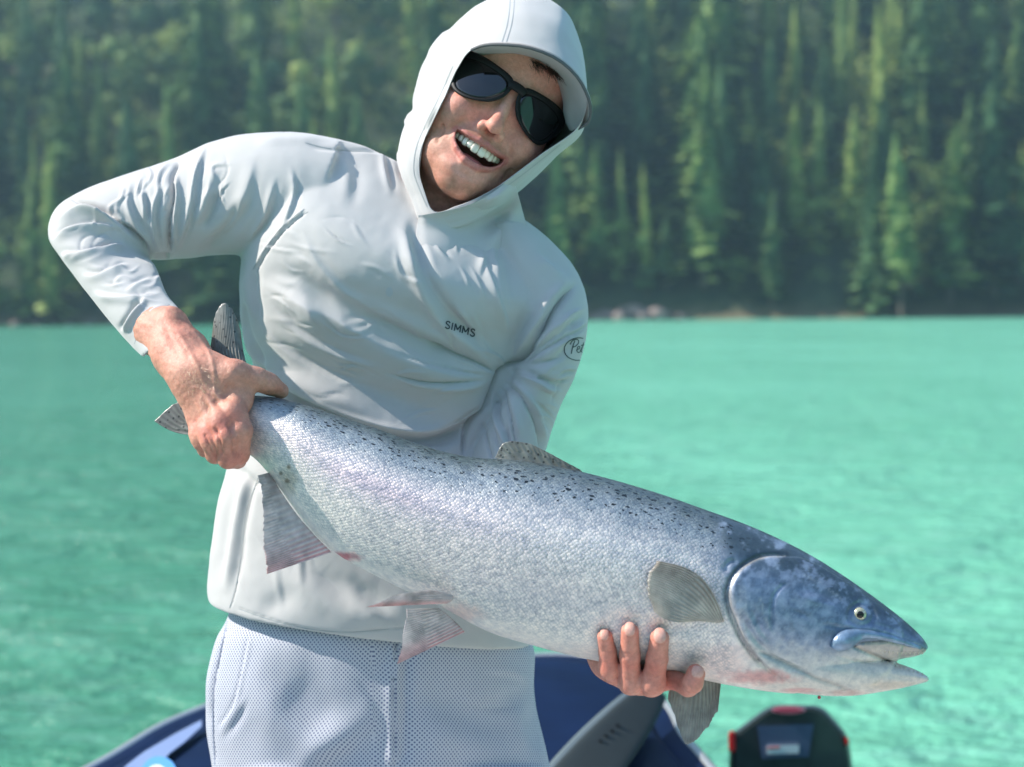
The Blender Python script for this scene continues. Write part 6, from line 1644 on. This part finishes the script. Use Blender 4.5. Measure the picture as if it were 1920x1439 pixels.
it = [('sharp', [(745, 1195), (740, 1260), (738, 1340), (742, 1439), (744, 1500)], 4, .006, .05), ('fold', [(755, 1200), (748, 1300), (748, 1439)], 14, .004, .1),
      ('sharp', [(425, 1160), (412, 1220), (400, 1290), (398, 1360), (402, 1439)], 3, .003, .1), ('ridge', [(418, 1160), (404, 1220), (393, 1290), (392, 1350)], 6, .003, .2),
      ('sharp', [(462, 1188), (452, 1250), (436, 1320), (404, 1368)], 3, .0022, .1), ('ridge', [(468, 1190), (458, 1250), (442, 1322), (410, 1372)], 4, .0012, .1), ('fold', [(470, 1300), (440, 1350), (410, 1392)], 8, .0018, .4), ('sharp', [(640, 1250), (690, 1300), (735, 1380)], 8, .0016, .4), ('sharp', [(990, 1320), (930, 1330), (860, 1322)], 6, .0016, .4), ('rfold', [(1004, 1285), (960, 1262), (900, 1258)], 10, .0018, .4), ('fold', [(480, 1220), (540, 1330), (640, 1380), (720, 1390)], 44, .006, .4), ('crease', [(620, 1200), (580, 1320), (560, 1480)], 60, .006, .4),
      ('fold', [(730, 1340), (640, 1400), (540, 1480)], 40, .005, .4), ('fold', [(760, 1300), (860, 1360), (980, 1400)], 44, .005, .4), ('crease', [(1000, 1290), (950, 1315), (900, 1330)], 18, .003, .4), ('fold', [(1000, 1300), (985, 1360), (1000, 1430)], 22, .003, .4)]
V = V + Nn * (relief(V, Nn, it) + (fbm(P[:, 0] / 80, P[:, 1] / 110 + 9, 2) - .37) * .008)[:, None]; set_co(sh, V)
P = PXof(V); set_attr(sh, 'wu', P[:, 0] * 0.1 + (P[:, 2] - 1.6) * 120.0 * np.sign(P[:, 0] - 700)); set_attr(sh, 'wv', P[:, 1] * 0.1)
def dots(nt, L, base):
    u = N(nt, 'ShaderNodeAttribute', attribute_name='wu'); v = N(nt, 'ShaderNodeAttribute', attribute_name='wv')
    cm = N(nt, 'ShaderNodeCombineXYZ'); L.new(u.outputs['Fac'], cm.inputs[0]); L.new(v.outputs['Fac'], cm.inputs[1])
    mp = N(nt, 'ShaderNodeMapping'); mp.inputs['Rotation'].default_value = (0, 0, math.radians(45)); mp.inputs['Scale'].default_value = (1.62, 1.62, 1); L.new(cm.outputs[0], mp.inputs['Vector'])
    vo = N(nt, 'ShaderNodeTexVoronoi', i_Scale=1.0, i_Randomness=0.0); vo.voronoi_dimensions = '2D'; L.new(mp.outputs[0], vo.inputs['Vector'])
    r = ramp(nt, [(0.22, (0.10, 0.12, 0.22)), (0.36, (0.50, 0.51, 0.56))]); L.new(vo.outputs['Distance'], r.inputs[0])
    return r.outputs[0]
M_SHORT = mat_cloth('dotted_shorts_cloth', (0.6, 0.62, 0.7), spots=dots, sheen=0.1)
shorts = link('shorts', sh, M_SHORT, person)
SH_BVH = BVHTree.FromPolygons([tuple(v) for v in V], [tuple(p.vertices) for p in sh.polygons])
ribbon('seam', [[(426, 1165), (413, 1222), (401, 1290), (399, 1360), (403, 1437)]], 1.6, SH_BVH, simple('shorts_thread', (0.25, 0.28, 0.38), 0.8), shorts, 1.65)
M_SHOE = simple('shoe', (0.10, 0.10, 0.11), 0.7, bump=0.3)
for cx in (565, 885):
    c = W(cx, 1400, 1.72); c[2] = DECK_Z
    bm = bmesh.new(); bmesh.ops.create_uvsphere(bm, u_segments=28, v_segments=16, radius=1)
    for v in bm.verts:
        p = v.co; yy = p.y * .145 - .06; zz = max(p.z, -.35) * (.050 + .035 * max(0, p.y)) + .019
        v.co = Vector((c[0] + p.x * .050 * (1.0 - .15 * p.y), c[1] + yy, c[2] + zz))
    me = bpy.data.meshes.new('shoe'); bm.to_mesh(me); bm.free(); me.polygons.foreach_set('use_smooth', np.ones(len(me.polygons), bool))
    link('shoe', me, M_SHOE, person)
# ================================================================== THE BOAT AND ITS MOTOR
boat = empty('boat', (0, 1.2, 0.0), 'dark blue boat with silver gunwale trim and grey band in which the man stands', 'boat')
M_NAVY = simple('navy_gelcoat', (0.0045, 0.013, 0.046), 0.5, noise=0.2, nscale=6, Specular_IOR_Level=0.08)
M_TRIM = simple('silver_trim', (0.50, 0.51, 0.50), 0.35, metal=0.6)
M_FLOOR = simple('boat_floor', (0.62, 0.61, 0.60), 0.8, noise=0.1, nscale=30, bump=0.4, bscale=120)
M_BAND = simple('grey_band', (0.010, 0.018, 0.020), 0.8, noise=0.1)
M_BANDL = simple('light_grey_edge', (0.13, 0.16, 0.17), 0.4)
def gz(y): return 0.95
GW = [(-1.05, -1.25), (-1.12, -.6), (-1.14, .4), (-1.08, 1.3), (-.90, 2.05), (-.735, 2.50), (-.655, 2.80), (-.50, 3.05), (-.25, 3.22), (.03, 3.29), (.17, 3.27), (.255, 3.12), (.30, 2.85), (.315, 2.60), (.40, 2.25), (.72, 1.85), (.98, 1.25), (1.05, .4), (1.03, -.6), (.98, -1.25)]
G2 = catmull(np.array(GW, float), 160)
def ring(scale_in, z, A=G2):
    t = np.gradient(A, axis=0); nrm = np.stack([t[:, 1], -t[:, 0]], 1); nrm /= np.linalg.norm(nrm, axis=1)[:, None]
    B_ = A + nrm * scale_in     # right-hand normal points inwards on this clockwise line
    return np.concatenate([B_, np.full((len(B_), 1), z)], 1)
def sheet(name, rings, mat, parent, **kw):
    R = np.stack(rings); me = mesh_np(name, R.reshape(-1, 3), grid_faces(R.shape[0], R.shape[1], False))
    bm = bmesh.new(); bm.from_mesh(me); bmesh.ops.solidify(bm, geom=bm.faces[:], thickness=.004); bm.to_mesh(me); bm.free()
    me.polygons.foreach_set('use_smooth', np.ones(len(me.polygons), bool))
    return link(name, me, mat, parent, **kw)
hull = sheet('hull', [ring(0, .950), ring(.0, .90), ring(.01, .75), ring(.04, .45), ring(.10, .15), ring(.22, -.15)], M_NAVY, boat)
inner = sheet('side_liner', [ring(.075, .940), ring(.08, .80), ring(.09, .36)], M_FLOOR, boat)
M_GCAP = M_NAVY
sheet('gunwale_cap', [ring(-.006, .955), ring(.01, .962), ring(.06, .962), ring(.078, .950)], M_NAVY, boat)
v, f = tube_world([(p[0], p[1], .962) for p in GW], .011)
def tube_w(pts, r, n=150, seg_=10):
    pts = catmull(np.array(pts, float), n); V = []
    for i, p in enumerate(pts):
        t = pts[min(i + 1, n - 1)] - pts[max(i - 1, 0)]; t /= np.linalg.norm(t)
        u = np.cross(t, [0, 0, 1]); u /= np.linalg.norm(u); w_ = np.cross(t, u)
        for k in range(seg_): a_ = 6.283 * k / seg_; V.append(p + r * (math.cos(a_) * u + math.sin(a_) * w_))
    return np.array(V), grid_faces(n, seg_)
v, f = tube_w([(p[0], p[1], .958) for p in GW], .012); link('rub_rail', mesh_np('rub_rail', v, f), M_TRIM, boat)
# floor and transom
fl = ring(.07, .36); V = np.concatenate([fl, [[0, 1.0, .36]]]); n = len(fl)
link('floor', mesh_np('floor', V, [(i, (i + 1) % n, n) for i in range(n)], smooth=False), M_FLOOR, boat)
bm = bmesh.new(); bmesh.ops.create_cube(bm, size=1)
for v in bm.verts: v.co = Vector((v.co.x * 2.0 - .03, -1.27 + v.co.y * .06, .42 + v.co.z * 1.06))
me = bpy.data.meshes.new('transom'); bm.to_mesh(me); bm.free(); link('transom', me, M_FLOOR, boat)
# crowned foredeck
half = [i for i in range(len(G2)) if G2[i, 1] > 2.30]
A = ring(.05, .965)[half]
mid = np.array([-.2, 2.42])
rows_ = []
for t in np.linspace(0, 1, 24):
    r = A.copy()
    tgt = np.stack([np.clip(A[:, 0], -.6, .22) * .55 - .06, np.full(len(A), 2.30)], 1)
    r[:, :2] = A[:, :2] * (1 - t) + tgt * t; r[:, 2] = .965 + .035 * math.sin(min(1, t * 1.4) * math.pi / 2)
    rows_.append(r)
sheet('foredeck', rows_, M_NAVY, boat)
deck_bvh = None
def on_deck(px_, py_, lift):
    """point of the view ray where it meets the crowned deck"""
    z = .995 + lift
    r = W(px_, py_, 1.0) - CAM; return CAM + r * ((z - CAM[2]) / r[2])
def deck_plate(name, poly, mat, lift, th, parent=boat):
    P_ = [on_deck(x, y, lift) for x, y in poly]; n = len(P_)
    V = P_ + [p - np.array([0, 0, th]) for p in P_]
    F = [tuple(range(n)), tuple(range(2 * n - 1, n - 1, -1))] + [(i, i + n, (i + 1) % n + n, (i + 1) % n) for i in range(n)]
    me = mesh_np(name, V, F, smooth=False)
    bm = bmesh.new(); bm.from_mesh(me); bmesh.ops.recalc_face_normals(bm, faces=bm.faces); bm.to_mesh(me); bm.free()
    return link(name, me, mat, parent)
M_PERI = simple('pale_blue_stripe', (0.26, 0.34, 0.58), 0.3, Coat_Weight=.6)
deck_plate('stripe', [(232, 1439), (270, 1410), (330, 1375), (378, 1350), (378, 1362), (345, 1392), (318, 1412), (290, 1445)], M_PERI, .010, .003)
dk = deck_plate('badge', [(300 + 34 * math.cos(a_) - 2, 1452 - 34 * math.sin(a_)) for a_ in np.linspace(0, 6.28, 25)[:-1]], simple('badge_blue', (0.12, 0.36, 0.75), 0.3), .012, .004)
deck_plate('badge_centre', [(294 + 20 * math.cos(a_), 1454 - 20 * math.sin(a_)) for a_ in np.linspace(0, 6.28, 25)[:-1]], simple('badge_white', (0.75, 0.76, 0.72), 0.4), .015, .003, dk)
# side panel with the grey band, raised above the deck on the right
def band(name, st, mat, h):
    S_ = []
    for lx, ly, rx, ry in st:
        dd_ = PXof(on_deck((lx + rx) / 2, (ly + ry) / 2, .05))[2]; S_.append((lx, ly, rx, ry, float(dd_), .02 + h, .05))
    V, F = loft_LR(S_, 40, 20, p=.6); return link(name, mesh_np(name, V, F), mat, boat)
band('side_band', [(985, 1520, 1110, 1550), (1030, 1450, 1145, 1485), (1078, 1396, 1178, 1436), (1130, 1345, 1212, 1385), (1178, 1304, 1238, 1338), (1216, 1282, 1250, 1306)], M_BAND, 0)
band('band_edge', [(972, 1520, 1000, 1530), (1016, 1450, 1044, 1460), (1062, 1396, 1090, 1408), (1116, 1344, 1140, 1354), (1170, 1300, 1186, 1310), (1212, 1277, 1222, 1284)], M_BANDL, .012)
# worn lettering on the band, too blurred in the photograph to read
lb = []
for k in range(4):
    cx = 1124 + k * 11; cy = 1394 - k * 10; db = float(PXof(on_deck(cx, cy, .05))[2]) - .035
    V = [W(cx + a_, cy + b_, db) for a_, b_ in ((-3, -5), (4, -8), (6, 0), (-1, 4))] + [W(cx + a_, cy + b_, db + .01) for a_, b_ in ((-3, -5), (4, -8), (6, 0), (-1, 4))]
    me = mesh_np('letter', V, [(0, 1, 2, 3), (4, 7, 6, 5), (0, 4, 5, 1), (1, 5, 6, 2), (2, 6, 7, 3), (3, 7, 4, 0)], False)
    link('letter', me, simple('dark_print', (0.02, 0.025, 0.03), .5), boat)
# outboard motor hung beside the bow
motor = empty('outboard_motor', W(1480, 1420, 3.1), 'black motor head with red side accents and a red and white badge beside the boat', 'motor')
M_BLK = simple('black_cowl', (0.030, 0.042, 0.042), 0.35, noise=0.2, nscale=20, Coat_Weight=0.4)
prof = [(1366, 1445), (1368, 1395), (1376, 1372), (1432, 1330), (1452, 1322), (1530, 1322), (1548, 1330), (1588, 1376), (1594, 1400), (1600, 1445), (1602, 1520), (1590, 1600), (1380, 1600), (1366, 1520)]
def prism(name, poly, d0, d1, mat, parent, inset=.9):
    n = len(poly); c = np.mean(poly, 0)
    rings_ = []
    for d_, s_ in ((d0, inset), (d0 + .015, .985), (d0 + .05, 1.0), (d1 - .05, 1.0), (d1, .85)):
        rings_.append([W(c[0] + (x - c[0]) * s_, c[1] + (y - c[1]) * s_, d_) for x, y in poly])
    V = np.array(rings_).reshape(-1, 3); F = grid_faces(5, n).tolist() + [tuple(range(n)), tuple(range(4 * n, 5 * n))]
    me = mesh_np(name, V, F, False); bm = bmesh.new(); bm.from_mesh(me); bmesh.ops.recalc_face_normals(bm, faces=bm.faces)
    bmesh.ops.bevel(bm, geom=bm.edges[:], offset=.004, segments=2, affect='EDGES'); bm.to_mesh(me); bm.free()
    return link(name, me, mat, parent)
cowl = prism('cowl', prof, 3.0, 3.32, M_BLK, motor, .93)
M_PANEL = simple('blue_grey_panel', (0.07, 0.10, 0.17), 0.3, Coat_Weight=.5)
def plate(name, poly, d_, th, mat, parent):
    n = len(poly); V = [W(x, y, d_) for x, y in poly] + [W(x, y, d_ + th) for x, y in poly]
    F = [tuple(range(n)), tuple(range(2 * n - 1, n - 1, -1))] + [(i, i + n, (i + 1) % n + n, (i + 1) % n) for i in range(n)]
    me = mesh_np(name, V, F, False); bm = bmesh.new(); bm.from_mesh(me); bmesh.ops.recalc_face_normals(bm, faces=bm.faces); bm.to_mesh(me); bm.free()
    return link(name, me, mat, parent)
pan = plate('display_panel', [(1420, 1362), (1526, 1358), (1516, 1420), (1428, 1424)], 2.992, .012, M_PANEL, motor)
plate('badge', [(1478 + 33 * math.cos(a_), 1331 - 9 * math.sin(a_)) for a_ in np.linspace(0, 6.28, 21)[:-1]], 2.985, .03, simple('badge_pink', (0.62, 0.28, 0.32), .4), motor)
plate('badge_rim', [(1478 + 27 * math.cos(a_), 1333 - 4 * math.sin(a_)) for a_ in np.linspace(0, 6.28, 21)[:-1]], 2.982, .003, simple('badge_red', (0.55, 0.06, 0.10), .4), motor)
plate('sticker', [(1438, 1399), (1498, 1397), (1498, 1413), (1438, 1415)], 2.986, .006, simple('white_sticker', (0.62, 0.68, 0.68), .5), motor)
plate('sticker_print', [(1440, 1401), (1462, 1400), (1462, 1404), (1440, 1405)], 2.984, .002, simple('red_print', (0.6, 0.15, 0.15), .5), motor)
M_RED = simple('red_accent', (0.62, 0.03, 0.03), .35, Coat_Weight=.5)
prism('side_light', [(1365, 1372), (1378, 1368), (1380, 1412), (1366, 1414)], 2.99, 3.2, M_RED, motor, .9)
prism('side_light', [(1584, 1378), (1592, 1384), (1592, 1400), (1584, 1402)], 2.99, 3.2, M_RED, motor, .9)
c = W(1480, 1560, 3.16)
v, f = tube_w([(c[0], c[1], c[2]), (c[0], c[1], .4), (c[0], c[1] + .001, -.1), (c[0], c[1] + .002, -.5)], .06, 20, 16) if False else (None, None)
bm = bmesh.new(); bmesh.ops.create_cone(bm, cap_ends=True, segments=20, radius1=.045, radius2=.07, depth=1.1)
for q in bm.verts: q.co = q.co + Vector((c[0], c[1], c[2] - .45))
me = bpy.data.meshes.new('shaft'); bm.to_mesh(me); bm.free(); link('shaft', me, M_BLK, motor)
bm = bmesh.new(); bmesh.ops.create_cube(bm, size=1)
for q in bm.verts: q.co = Vector((.31 + (c[0] - .31) * (q.co.x + .5), c[1] - .1 + q.co.y * .09, .62 + q.co.z * .10))
me = bpy.data.meshes.new('bracket'); bm.to_mesh(me); bm.free(); link('bracket', me, M_BLK, motor)
